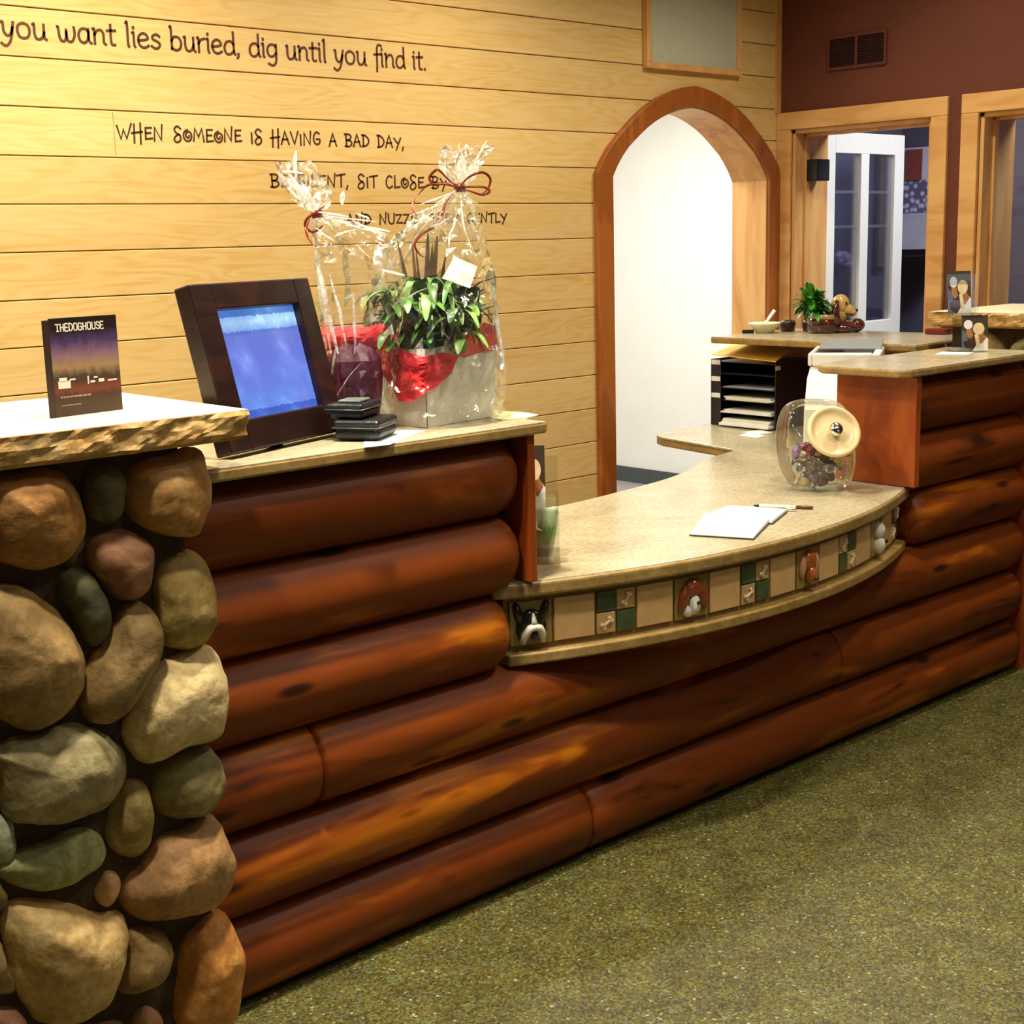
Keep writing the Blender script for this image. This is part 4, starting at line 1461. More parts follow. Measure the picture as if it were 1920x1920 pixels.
def screen_mat():
    k = NT('lit_blue_screen')
    c = k.coord((1, 1, 1), (-1.465, 0, -1.178))
    # picture coordinates from the panel's own place
    g = k.n('ShaderNodeTexCoord')
    s = k.n('ShaderNodeSeparateXYZ')
    k.l(g, 'Generated', s, 0)
    nz = k.n('ShaderNodeTexNoise')
    nz.inputs['Scale'].default_value = 26
    nz.inputs['Detail'].default_value = 3
    k.l(g, 'Generated', nz, 'Vector')
    a = k.n('ShaderNodeMath', operation='MULTIPLY_ADD', _1=0.045)
    k.l(nz, 0, a, 0)
    k.l(s, 2, a, 2)
    r = k.ramp([(0.0, srgb(70, 110, 220)), (0.10, srgb(66, 100, 205)), (0.105, srgb(110, 150, 245)), (0.45, srgb(112, 132, 236)), (0.78, srgb(112, 130, 224)), (0.815, srgb(92, 118, 208)), (0.83, srgb(140, 182, 250)), (0.90, srgb(176, 216, 255)), (0.955, srgb(150, 196, 255)), (0.96, srgb(86, 128, 206))], a, 0)
    n2 = k.n('ShaderNodeTexNoise')
    n2.inputs['Scale'].default_value = 3.2
    n2.inputs['Detail'].default_value = 3
    k.l(g, 'Generated', n2, 'Vector')
    r2 = k.ramp([(0.42, (0.88, 0.88, 0.92)), (0.56, (1.1, 1.12, 1.05)), (0.66, (1.7, 1.6, 1.15))], n2)  # brighter noise patches painted in as highlights on the screen
    mx = k.n('ShaderNodeMix', data_type='RGBA', blend_type='MULTIPLY')
    mx.inputs[0].default_value = 1
    k.l(r, 0, mx, 6)
    k.l(r2, 0, mx, 7)
    k.l(mx, 2, k.b, 'Emission Color')
    k.b.inputs['Emission Strength'].default_value = 0.95
    k.b.inputs['Base Color'].default_value = (0.01, 0.01, 0.015, 1)
    k.b.inputs['Roughness'].default_value = 0.12
    return k.m


MB().box(bl, FW - brr, 0.020, 0.026, bb, FH - bt_, PFM).build('screen', screen_mat(), pf)
st = MB()
st.box(0.17, 0.22, FT, FT + 0.008, 0.0, 0.2, PFM @ Matrix.Translation((0, 0.0, 0.0)) @ Matrix.Rotation(math.radians(0), 4, 'X'))
st.build('back_stand', M_frame, pf)

# two black pouches stacked in front of the frame
M_leather = plain('black_leather', srgb(20, 24, 26), 0.38, var=0.3, vscale=40, bump=0.25, bscale=120)
M_flap = plain('grey_green_flap', srgb(96, 108, 98), 0.4)


def pouch(cx, cy, z, w, d, h, rot, label, flap):
    t = thing('black_pouch', (cx, cy, z), label, 'pouch', None)
    M = frame((cx, cy, z), Vector((math.cos(rot), math.sin(rot), 0)))
    b = MB()
    prof = [(-w / 2, -d / 2), (w / 2, -d / 2), (w / 2, d / 2), (-w / 2, d / 2)]
    b.prism(prof, 0, h * 0.62, M)
    b.build('pouch_body', M_leather, t, bevel=0.012, seg=3)
    b = MB()
    b.prism([(x * 1.04, y * 1.04) for x, y in prof], h * 0.6, h, M)
    b.build('pouch_lid', M_leather, t, bevel=0.010, seg=3)
    zip_ = MB()
    P = [(-w / 2 * 1.045, -d / 2 * 1.045), (w / 2 * 1.045, -d / 2 * 1.045), (w / 2 * 1.045, d / 2 * 1.045), (-w / 2 * 1.045, d / 2 * 1.045)]
    zip_.tube([M @ Vector((x, y, h * 0.62)) for x, y in P + P[:1]], 0.0016, 6)
    zip_.build('zip', plain('grey_zip', srgb(96, 100, 100), 0.3, metal=0.4), t)
    if flap:
        MB().prism([(-w * 0.32, -d * 0.34), (w * 0.36, -d * 0.30), (w * 0.30, d * 0.34), (-w * 0.28, d * 0.30)], h, h + 0.006, M).build('top_flap', M_flap, t, bevel=0.003)
    return t


pouch(1.835, 2.515, 1.180, 0.125, 0.105, 0.044, math.radians(33), 'larger black zipped pouch, lower of the two stacked in front of the picture frame', False)
pouch(1.822, 2.540, 1.2245, 0.105, 0.085, 0.034, math.radians(30), 'smaller black pouch with grey flap, on top of the other pouch', True)
tag(MB().prism([(1.74, 2.395), (1.80, 2.385), (1.99, 2.50), (1.97, 2.545), (1.86, 2.56)], 1.1772, 1.1782).build('paper_sheet', M_paper, origin=(1.85, 2.47, 1.177)), 'white paper sheet lying under the black pouches', 'paper')
M_pale = plain('pale_yellow_paper', srgb(236, 236, 176), 0.6, var=0.03)
tag(MB().prism([(2.225, 2.50), (2.285, 2.47), (2.34, 2.49), (2.355, 2.55), (2.33, 2.72), (2.28, 2.70)], 1.1775, 1.1800).build('envelope', M_pale, origin=(2.29, 2.6, 1.177)), 'pale yellow envelope lying at the right end of the left raised countertop', 'envelope')

# ------------------------------------------------------------------ wrapped gifts
M_cello = film_mat('cellophane', 0.03, 0.09, (0.99, 0.99, 0.98, 1), 34, 0.5, haze=0.015)
M_glint = translucent_white('cellophane_glint', 0.5)
M_streak = translucent_white('cellophane_glint_streak', 1.0, (1, 1, 0.96, 1))
M_red = plain('red_tissue', srgb(226, 40, 48), 0.6, var=0.2, vscale=30, bump=0.4)
M_red.node_tree.nodes['Principled BSDF'].inputs['Subsurface Weight'].default_value = 0.0
M_salmon = plain('salmon_tissue', srgb(222, 96, 76), 0.6, var=0.2, vscale=30, bump=0.4)
M_purple = plain('purple_paper', srgb(86, 14, 52), 0.5, var=0.35, vscale=18, bump=0.4)
M_wtissue = plain('cream_wrapping', srgb(244, 242, 224), 0.5, var=0.05, vscale=16, bump=0.5)
M_leaf = plain('fresh_leaf', srgb(74, 122, 38), 0.42, var=0.35, vscale=26)
M_leafl = plain('light_leaf', srgb(116, 158, 72), 0.42, var=0.3, vscale=26)
M_leafd = plain('deep_leaf', srgb(42, 66, 24), 0.45, var=0.3, vscale=22)
M_stem = plain('brown_spiky_leaf', srgb(84, 56, 28), 0.45, var=0.3, vscale=30)
M_ribbon = plain('copper_ribbon', srgb(122, 44, 22), 0.25, var=0.3, metal=0.3)


def blade(mb, P, w, up=Vector((0, 0, 1)), fold=0.25):
    """a leaf along points P with half-width profile"""
    P = bez(P, 4)
    n = len(P)
    vs = []
    fs = []
    for i, p in enumerate(P):
        t = i / (n - 1)
        ww = w * max(0.04, math.sin(PI * min(1, (t * 0.92 + 0.06))) ** 0.7)
        d = (P[min(i + 1, n - 1)] - P[max(i - 1, 0)]).normalized()
        s = d.cross(up)
        s = s.normalized() if s.length > 1e-4 else Vector((1, 0, 0))
        nn = s.cross(d)
        vs += [p - s * ww + nn * ww * fold, p, p + s * ww + nn * ww * fold]
    for i in range(n - 1):
        a = i * 3
        fs += [(a, a + 1, a + 4, a + 3), (a + 1, a + 2, a + 5, a + 4)]
    mb.add(vs, fs, True)


def wrap(parent, bx, by, rows, n, seed, depth=0.8, dmax=0.13, drift=(0, 0), name='cellophane'):
    """crumpled film gathered along rows of (u, z, half width)"""
    rnd = random.Random(seed)
    M = LF(bx, by)
    prof = []
    cr = bez([(u, z, w) for u, z, w in rows], 4)
    vs = []
    for i, p in enumerate(cr):
        u, z, w = p
        for j in range(n):
            a = 2 * PI * j / n
            pleat = 0.5 * (1 if j % 2 else -1) * min(0.35, 0.012 / max(w, 0.012)) * (0.4 if z < 1.3 else 1.0)
            r = 1 + pleat + rnd.uniform(-0.07, 0.07)
            dd = min(w * depth, dmax)
            x = u + w * r * math.cos(a)
            y = dd * r * math.sin(a)
            vs.append(M @ Vector((x, y + rnd.uniform(-0.002, 0.002), z + rnd.uniform(-0.006, 0.006))))
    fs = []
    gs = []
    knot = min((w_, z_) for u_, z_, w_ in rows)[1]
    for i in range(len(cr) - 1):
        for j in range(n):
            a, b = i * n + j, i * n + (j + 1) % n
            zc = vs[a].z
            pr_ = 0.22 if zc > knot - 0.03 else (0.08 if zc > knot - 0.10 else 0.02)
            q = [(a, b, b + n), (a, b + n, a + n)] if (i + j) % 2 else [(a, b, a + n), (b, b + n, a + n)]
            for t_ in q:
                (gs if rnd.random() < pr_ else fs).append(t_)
    mb = MB()
    mb.add(vs, fs, False)
    mb.build(name, M_cello, parent, keep=True)
    o = MB().add(vs, gs, False).build('glint_patch', M_glint, parent, keep=True)  # random film faces painted whitish as glints, denser near the knot
    o['kind'] = 'stuff'
    return M


def fold_glints(parent, M, rows, strips, name='fold_glint'):
    """white glints painted as strips along folds of the film: (list of (u, v, z)), width"""
    mb = MB()
    for pts, w in strips:
        P = [M @ Vector(p) for p in pts]
        blade(mb, P, w, up=Vector((0.2, 0.1, 1)) if abs((P[-1] - P[0]).normalized().z) < 0.8 else Vector((0.67, 0.74, 0)), fold=0.5)
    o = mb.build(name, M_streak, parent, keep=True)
    o['kind'] = 'stuff'
    return o


# -- right gift: cream box of plants
g1 = thing('wrapped_gift', (2.14, 2.66, 1.177), 'large clear-wrapped gift with a cream box of green plants, red tissue and a tag', 'gift', None)
G1 = LF(2.13, 2.655)
bx_ = MB()
bxp = [(2.026, 2.535), (2.262, 2.568), (2.236, 2.765), (2.010, 2.745)]
c0 = Vector((2.133, 2.653, 0))
vs = []
fs = []
lv = [(1.178, 1.0), (1.22, 1.02), (1.27, 1.04), (1.33, 1.05), (1.36, 0.98)]
m = 8
for z, k_ in lv:
    for q in range(4):
        a = Vector((*bxp[q], 0))
        b = Vector((*bxp[(q + 1) % 4], 0))
        for t in range(m):
            p = a + (b - a) * t / m
            p = c0 + (p - c0) * k_
            vs.append((p.x + 0.006 * mn.noise(Vector((p.x * 30, p.y * 30, z * 25))) * (0 if t == 0 else 1), p.y + 0.006 * mn.noise(Vector((p.y * 30, z * 30, p.x * 20))) * (0 if t == 0 else 1), z + (0.012 * mn.noise(p * 25) if z > 1.3 else 0)))
N_ = 4 * m
for i in range(len(lv) - 1):
    for j in range(N_):
        a, b = i * N_ + j, i * N_ + (j + 1) % N_
        fs.append((a, b, b + N_, a + N_))
fs.append(tuple(range(N_ - 1, -1, -1)))
bx_.add(vs, fs, False)
bx_.build('wrapped_box', M_wtissue, g1)
MB().prism([(c0.x + (x - c0.x) * 0.94, c0.y + (y - c0.y) * 0.94) for x, y in bxp], 1.30, 1.335).build('soil', plain('dark_soil', srgb(40, 28, 18), 0.95, bump=0.5), g1)
MB().tube([(2.0245, 2.533, 1.178), (2.0225, 2.531, 1.25), (2.0215, 2.530, 1.33)], 0.0012, 6).build('box_seam', plain('seam_line', srgb(90, 74, 50), 0.7), g1)
# plants
rnd = random.Random(11)
fo = MB()
fl = MB()
fd_ = MB()
for i in range(300):
    u0, v0 = rnd.uniform(-0.09, 0.095), rnd.uniform(-0.115, 0.05)
    a = rnd.uniform(0, 2 * PI)
    L = rnd.uniform(0.04, 0.085)
    h0 = rnd.uniform(1.34, 1.46)
    hh = rnd.uniform(0.02, 0.06)
    du, dv = math.cos(a) * L, math.sin(a) * L - 0.015
    p0 = (u0, v0, h0)
    p1 = (u0 + du * 0.35, v0 + dv * 0.35, h0 + hh)
    p2 = (u0 + du * 0.8, v0 + dv * 0.8, h0 + hh * 0.8)
    p3 = (u0 + du * 1.1, v0 + dv * 1.1, h0 + hh * 0.1)
    tgt = (fo, fl, fd_)[i % 3]
    blade(tgt, [G1 @ Vector(p) for p in (p0, p1, p2, p3)], rnd.uniform(0.007, 0.014))
for i in range(100):     # taller crown to the rear
    u0, v0 = rnd.uniform(-0.03, 0.115), rnd.uniform(-0.04, 0.06)
    a = rnd.uniform(0, 2 * PI)
    L = rnd.uniform(0.04, 0.08)
    h0 = rnd.uniform(1.39, 1.51)
    blade((fd_, fo, fd_)[i % 3], [G1 @ Vector(p) for p in ((u0, v0, h0 - 0.06), (u0 + math.cos(a) * L * 0.3, v0 + math.sin(a) * L * 0.3, h0), (u0 + math.cos(a) * L, v0 + math.sin(a) * L, h0 + 0.02))], rnd.uniform(0.010, 0.018))
fo.build('green_foliage', M_leaf, g1, keep=True)
fl.build('light_foliage', M_leafl, g1, keep=True)
fd_.build('dark_foliage', M_leafd, g1, keep=True)
sp_ = MB()
for (u0, z0, u1, z1, w) in ((-0.030, 1.44, -0.062, 1.612, 0.005), (-0.020, 1.45, -0.026, 1.600, 0.005), (-0.01, 1.46, -0.018, 1.585, 0.004), (0.002, 1.46, 0.012, 1.625, 0.007), (0.012, 1.46, 0.034, 1.618, 0.008), (0.008, 1.46, 0.022, 1.60, 0.005), (0.03, 1.47, 0.056, 1.585, 0.004), (0.04, 1.47, 0.048, 1.56, 0.005), (-0.05, 1.44, -0.04, 1.52, 0.008)):
    blade(sp_, [G1 @ Vector(((u0 * 0.6 + u1 * 0.0), 0.0, z0 - 0.08)), G1 @ Vector((u0, 0.0, z0)), G1 @ Vector(((u0 + u1) / 2, 0.005, (z0 + z1) / 2)), G1 @ Vector((u1, 0.0, z1))], w, up=Vector((0.67, 0.74, 0)))
blade(sp_, [G1 @ Vector(p) for p in ((-0.03, -0.02, 1.44), (0.01, -0.04, 1.475), (0.06, -0.05, 1.50), (0.10, -0.05, 1.54))], 0.012)
sp_.build('spiky_brown_leaves', M_stem, g1, keep=True)


def sheet(parent, M, outline, v0, bulge, mat, name, seed, th=0.0015, wrapk=(0, 0)):
    """crumpled sheet of tissue: outline in (u, z), bowed towards the room"""
    n = len(outline)
    c = sum((Vector(p) for p in outline), Vector((0, 0))) / n
    vs = []
    fs = []
    R_ = 6
    K = 4
    ring = []
    for i in range(n):
        a, b = Vector(outline[i]), Vector(outline[(i + 1) % n])
        ring += [a + (b - a) * t / K for t in range(K)]
    nn = len(ring)
    for r in range(R_, 0, -1):
        for p in ring:
            q = c + (p - c) * r / R_
            w = Vector((q.x, q.y, seed))
            dy = -bulge * (1 - (r / R_) ** 2) + 0.012 * mn.noise(w * 22) + 0.007 * mn.noise(w * 50)
            vs.append(M @ Vector((q.x, v0 + dy + (wrapk[0] * max(0, -q.x) + wrapk[1] * max(0, q.x)), q.y)))
    vs.append(M @ Vector((c.x, v0 - bulge + (wrapk[0] * max(0, -c.x) + wrapk[1] * max(0, c.x)), c.y)))
    for r in range(R_ - 1):
        for i in range(nn):
            a, b = r * nn + i, r * nn + (i + 1) % nn
            fs.append((a, b, b + nn, a + nn))
    k_ = (R_ - 1) * nn
    for i in range(nn):
        fs.append((k_ + i, k_ + (i + 1) % nn, len(vs) - 1))
    return MB().add(vs, fs, False).build(name, mat, parent, solid=th)


sheet(g1, G1, [(-0.128, 1.392), (-0.095, 1.380), (-0.05, 1.358), (0.0, 1.345), (0.045, 1.350), (0.078, 1.338), (0.062, 1.300), (0.03, 1.275), (-0.004, 1.258), (-0.03, 1.240), (-0.062, 1.238), (-0.078, 1.268), (-0.098, 1.295), (-0.118, 1.335)], -0.190, 0.0, M_red, 'red_tissue', 3, wrapk=(0.95, 1.2))
sheet(g1, G1, [(-0.215, 1.395), (-0.19, 1.408), (-0.14, 1.404), (-0.085, 1.415), (-0.07, 1.38), (-0.1, 1.34), (-0.16, 1.345), (-0.21, 1.35)], 0.045, 0.02, M_red, 'red_tissue', 4)
sheet(g1, G1, [(0.06, 1.36), (0.075, 1.395), (0.11, 1.40), (0.14, 1.41), (0.165, 1.40), (0.17, 1.345), (0.13, 1.34), (0.09, 1.33)], -0.165, 0.0, M_salmon, 'salmon_tissue', 5, wrapk=(0.95, 1.15))
tg = [G1 @ Vector((u, -0.125 if i < 2 else -0.085, z)) for i, (u, z) in enumerate(((0.048, 1.520), (0.112, 1.496), (0.130, 1.544), (0.077, 1.568)))]
tgn = (tg[1] - tg[0]).cross(tg[3] - tg[0]).normalized() * 0.001
MB().add([p - tgn for p in tg] + [p + tgn for p in tg], [(0, 1, 2, 3), (7, 6, 5, 4), (0, 4, 5, 1), (1, 5, 6, 2), (2, 6, 7, 3), (3, 7, 4, 0)]).build('gift_tag', plain('pale_green_tag', srgb(232, 240, 204), 0.5, var=0.08), g1)
R1 = [(0.009, 1.180, 0.155), (0.013, 1.212, 0.165), (0.016, 1.290, 0.170), (0.014, 1.419, 0.155), (0.025, 1.545, 0.132), (0.041, 1.620, 0.102), (0.063, 1.669, 0.065), (0.086, 1.706, 0.027), (0.091, 1.728, 0.010), (0.097, 1.752, 0.028), (0.099, 1.790, 0.046), (0.115, 1.822, 0.060)]
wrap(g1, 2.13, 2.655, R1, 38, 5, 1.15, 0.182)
cs = []
rnd = random.Random(21)


def rowat(R, z):
    for a, b in zip(R[:-1], R[1:]):
        if a[1] <= z <= b[1]:
            t = (z - a[1]) / (b[1] - a[1])
            return a[0] + (b[0] - a[0]) * t, a[2] + (b[2] - a[2]) * t
    return R[-1][0], R[-1][2]


def surf(R, z, ang, k=1.0, dmax=0.135):
    u, w = rowat(R, z)
    return (u + w * k * math.cos(ang), min(w * 0.9, dmax) * k * math.sin(ang), z)


def streak(R, z0, z1, a0, a1, w, k=1.02):
    return ([surf(R, z0 + (z1 - z0) * t / 4, a0 + (a1 - a0) * t / 4 + rnd.uniform(-0.03, 0.03), k) for t in range(5)], w)


for z0, z1, a0, a1, w in ((1.30, 1.50, -0.15, -0.1, 0.004), (1.34, 1.43, -0.2, -0.25, 0.003), (1.44, 1.54, -0.12, -0.05, 0.006), (1.55, 1.70, -0.6, -1.2, 0.002), (1.56, 1.70, -2.2, -1.9, 0.002), (1.62, 1.70, -2.6, -2.0, 0.003),
                          (1.60, 1.65, -0.5, -0.7, 0.004), (1.58, 1.66, -1.3, -1.25, 0.002), (1.50, 1.58, -2.7, -2.4, 0.004), (1.46, 1.50, -2.2, -1.6, 0.005), (1.38, 1.46, -1.3, -1.5, 0.003), (1.42, 1.49, -1.0, -0.7, 0.002),
                          (1.20, 1.26, -0.6, -0.5, 0.003), (1.205, 1.235, -1.0, -1.1, 0.004), (1.22, 1.27, -0.9, -1.0, 0.002), (1.34, 1.36, -0.5, -0.35, 0.006), (1.30, 1.34, -0.3, -0.25, 0.006), (1.63, 1.66, -1.9, -1.4, 0.004)):
    cs.append(streak(R1, z0, z1, a0, a1, w))
for (u, z, du, dz, w) in ((0.075, 1.735, -0.03, 0.055, 0.010), (0.095, 1.74, 0.005, 0.06, 0.012), (0.105, 1.735, 0.025, 0.05, 0.008), (0.11, 1.74, 0.05, 0.095, 0.003), (0.085, 1.72, -0.09, -0.03, 0.004), (0.07, 1.70, -0.10, -0.035, 0.003), (0.1, 1.715, 0.05, -0.04, 0.004)):
    cs.append(([(u, -0.012, z), (u + du * 0.5, -0.022, z + dz * 0.55), (u + du, -0.018, z + dz)], w))
fold_glints(g1, G1, R1, cs)


def ribbon_part(par, M, paths, name='ribbon'):
    mb = MB()
    for P in paths:
        blade(mb, [M @ Vector(p) for p in P], 0.0030, up=Vector((0.67, 0.74, 0.2)), fold=0.1)
        mb.tube([M @ Vector(p) for p in bez(P, 5)], 0.0011, 5)
    return mb.build(name, M_ribbon, par, keep=True)


v = -0.035
ribbon_part(g1, G1, [[(0.092, v, 1.727), (0.115, v - .01, 1.750), (0.147, v - .01, 1.760), (0.165, v, 1.745), (0.158, v, 1.722), (0.145, v, 1.712)],
                     [(0.092, v, 1.727), (0.12, v, 1.728), (0.152, v, 1.726), (0.162, v, 1.716), (0.145, v, 1.709), (0.12, v, 1.717), (0.095, v, 1.725)],
                     [(0.092, v, 1.727), (0.07, v, 1.742), (0.045, v, 1.768), (0.03, v, 1.762), (0.022, v, 1.749), (0.035, v, 1.734), (0.06, v, 1.738), (0.09, v, 1.726)],
                     [(0.09, v, 1.727), (0.05, v, 1.737), (0.015, v, 1.733), (-0.006, v, 1.712)],
                     [(0.075, v, 1.715), (0.058, v - .02, 1.69), (0.05, v - .03, 1.665), (0.036, v - .04, 1.653)],
                     [(-0.012, v - .03, 1.705), (-0.016, v - .05, 1.680), (-0.004, v - .06, 1.664)],
                     [(0.06, v - .03, 1.668), (0.036, v - .05, 1.640), (0.005, v - .07, 1.622), (-0.013, v - .08, 1.600), (-0.004, v - .08, 1.578), (0.01, v - .08, 1.568)]])
MB().tube([G1 @ Vector((0.091, 0, 1.718)), G1 @ Vector((0.091, 0, 1.737))], 0.014, 14).build('tie', M_ribbon, g1)

# -- left gift: purple wrapped pot
g2 = thing('wrapped_gift', (1.94, 2.70, 1.177), 'smaller clear-wrapped gift holding a purple paper pot, beside the picture frame', 'gift', None)
GX, GY = 1.905, 2.655
G2 = LF(GX, GY)
pm = MB()
ol = [(-0.05, 1.178), (-0.062, 1.22), (-0.068, 1.29), (-0.066, 1.345), (-0.035, 1.372), (0.02, 1.376), (0.052, 1.362), (0.066, 1.30), (0.070, 1.26), (0.058, 1.20), (0.050, 1.178)]
vs = []
n = 22
for z, w, wv in ((1.178, 0.050, 0.045), (1.20, 0.056, 0.05), (1.25, 0.064, 0.055), (1.30, 0.068, 0.058), (1.34, 0.066, 0.056), (1.362, 0.05, 0.04), (1.375, 0.02, 0.015)):
    for j in range(n):
        a = 2 * PI * j / n
        r = 1 + (0.05 if j % 2 else -0.03) + 0.05 * mn.noise(Vector((math.cos(a) * 3, math.sin(a) * 3, z * 20)))
        vs.append(G2 @ Vector((w * r * math.cos(a), wv * r * math.sin(a), z + 0.006 * math.cos(3 * a) * (z > 1.34))))
fs = []
for i in range(6):
    for j in range(n):
        a, b = i * n + j, i * n + (j + 1) % n
        fs.append((a, b, b + n, a + n))
fs += [tuple(range(n - 1, -1, -1)), tuple(range(6 * n, 7 * n))]
pm.add(vs, fs, False)
pm.build('purple_pot_wrap', M_purple, g2)
sheet(g2, G2, [(-0.072, 1.40), (-0.03, 1.415), (0.03, 1.412), (0.075, 1.42), (0.10, 1.39), (0.07, 1.36), (-0.02, 1.365), (-0.07, 1.36)], 0.02, 0.02, M_red, 'red_tissue', 9)
R2 = [(0.010, 1.180, 0.070), (0.013, 1.203, 0.076), (0.015, 1.300, 0.082), (0.022, 1.380, 0.088), (0.028, 1.478, 0.095), (0.025, 1.564, 0.093), (0.005, 1.618, 0.078), (-0.030, 1.650, 0.045), (-0.062, 1.672, 0.011), (-0.070, 1.700, 0.038), (-0.089, 1.742, 0.046), (-0.112, 1.790, 0.038)]
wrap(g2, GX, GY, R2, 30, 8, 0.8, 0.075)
cs = []
for z0, z1, a0, a1, w in ((1.36, 1.62, -2.1, -2.9, 0.006), (1.36, 1.58, -2.3, -2.95, 0.004), (1.38, 1.54, -1.85, -2.2, 0.0035), (1.36, 1.50, -1.6, -1.62, 0.003), (1.30, 1.38, -2.4, -2.1, 0.003), (1.22, 1.34, -2.6, -1.4, 0.002), (1.36, 1.40, -2.7, -2.6, 0.006)):
    cs.append(streak(R2, z0, z1, a0, a1, w))
for (u, z, du, dz, w) in ((-0.065, 1.675, -0.02, 0.06, 0.010), (-0.07, 1.68, -0.045, 0.08, 0.007), (-0.075, 1.70, -0.05, 0.05, 0.006), (-0.06, 1.68, 0.01, 0.04, 0.010), (-0.085, 1.76, -0.045, 0.004, 0.007), (-0.10, 1.75, 0.004, 0.06, 0.004), (-0.055, 1.675, 0.07, -0.012, 0.006), (-0.045, 1.67, 0.12, -0.045, 0.005), (-0.03, 1.665, 0.11, -0.015, 0.004),
                      (0.0, 1.69, 0.006, 0.03, 0.006), (0.02, 1.655, 0.07, -0.035, 0.008), (0.05, 1.64, 0.055, -0.012, 0.006), (0.075, 1.60, 0.005, -0.05, 0.010), (0.065, 1.575, 0.02, -0.035, 0.007), (0.075, 1.545, 0.06, -0.015, 0.008), (-0.02, 1.62, 0.05, 0.015, 0.005), (0.03, 1.60, 0.03, -0.03, 0.004), (-0.06, 1.64, 0.04, -0.03, 0.005), (-0.11, 1.72, 0.02, -0.02, 0.004), (0.03, 1.67, 0.03, -0.012, 0.005)):
    cs.append(([(u, -0.045, z), (u + du * 0.5, -0.062, z + dz * 0.55), (u + du, -0.05, z + dz)], w))
fold_glints(g2, G2, R2, cs)
v = -0.03
ribbon_part(g2, G2, [[(-0.04, v, 1.69), (-0.062, v, 1.675), (-0.082, v, 1.662), (-0.087, v, 1.645), (-0.07, v - .01, 1.632), (-0.05, v - .01, 1.642), (-0.045, v, 1.655)],
                     [(-0.075, v, 1.664), (-0.084, v - .01, 1.640), (-0.078, v - .02, 1.618), (-0.062, v - .03, 1.600)]])
MB().tube([G2 @ Vector((-0.062, 0, 1.664)), G2 @ Vector((-0.064, 0, 1.680))], 0.013, 14).build('tie', M_ribbon, g2)

# ------------------------------------------------------------------ acrylic card holders and the dog picture cards
M_acryl = film_mat('clear_acrylic', 0.05, 0.04, (0.96, 0.97, 0.96, 1), 3, 0.02)
M_cardtop = plain('card_dark_print', srgb(66, 54, 44), 0.4, var=0.15)
M_cardblue = plain('card_grey_blue_print', srgb(98, 110, 126), 0.4, var=0.15)
M_dogcream = plain('dog_print_cream', srgb(232, 208, 160), 0.4, var=0.1, vscale=60)
M_dogbrown = plain('dog_print_brown', srgb(168, 112, 66), 0.4, var=0.2, vscale=60)
M_dogdark = plain('dog_print_dark', srgb(84, 40, 26), 0.4, var=0.2, vscale=60)
M_cardwhite = plain('card_white_print', srgb(236, 236, 232), 0.4, var=0.03)


def dog_card(M, w, h, label, group=None):
    """a folded card with a printed picture of puppies; M: local x right, y back, z up, base centre"""
    org = M @ Vector((0, 0, 0))
    t = thing('picture_card', tuple(org), label, 'card', group)
    MB().box(-w / 2, w / 2, 0, 0.004, 0, h, M).build('card_stock', M_cardtop, t)

    def poly(pts, mat, name, d):
        vs = [M @ Vector((x * w, -0.0004 * d, z * h)) for x, z in pts] + [M @ Vector((x * w, 0.0002, z * h)) for x, z in pts]
        n = len(pts)
        fs = [tuple(range(n)), tuple(range(2 * n - 1, n - 1, -1))] + [(i, n + i, n + (i + 1) % n, (i + 1) % n) for i in range(n)]
        MB().add(vs, fs).build(name, mat, t)
    poly([(-.5, 0), (-.2, 0), (-.32, .5), (-.5, .6)], M_cardblue, 'printed_ground', 1)
    poly([(-.1, 0), (.5, 0), (.5, .34), (.38, .42), (.1, .2)], M_cardwhite, 'printed_white', 1)
    poly([(x, z) for x, z in disc(18, .17, .13, -.26, .74)], M_cardwhite, 'printed_puppy', 2)
    poly([(-.34, .66), (-.16, .68), (-.06, .42), (-.2, .34), (-.34, .44)], M_dogbrown, 'printed_puppy_body', 1)
    poly([(-.46, .26), (-.1, .34), (0, .14), (-.24, .02), (-.4, .1)], M_dogdark, 'printed_shadow', 1)
    poly([(x, z) for x, z in disc(20, .22, .17, .14, .62)], M_dogcream, 'printed_puppy', 3)
    poly([(.02, .48), (.3, .5), (.44, .36), (.24, .2), (.1, .22)], M_dogbrown, 'printed_puppy_body', 2)
    poly([(-.02, .46), (.12, .46), (.2, .12), (.06, .1)], M_dogcream, 'printed_leg', 3)
    return t


def holder(x, y, z, w, label, rot=0.0):
    t = thing('card_holder', (x, y, z), label, 'card holder')
    M = frame((x, y, z), Vector((math.cos(rot) * HX.x - math.sin(rot) * HX.y, math.sin(rot) * HX.x + math.cos(rot) * HX.y, 0)))
    b = MB()
    b.box(-w / 2, w / 2, -0.03, 0.075, 0.0, 0.003, M)
    b.box(-w / 2, w / 2, 0.072, 0.075, 0.0, 0.27, M)
    b.box(-w / 2, w / 2, 0.0, 0.003, 0.003, 0.13, M)
    b.box(-w / 2, w / 2, 0.003, 0.072, 0.128, 0.131, M)
    b.box(-w / 2, w / 2, -0.03, -0.027, 0.003, 0.05, M)
    b.box(-w / 2, w / 2, 0.045, 0.048, 0.131, 0.18, M)
    b.build('holder_shell', M_acryl, t)
    return M


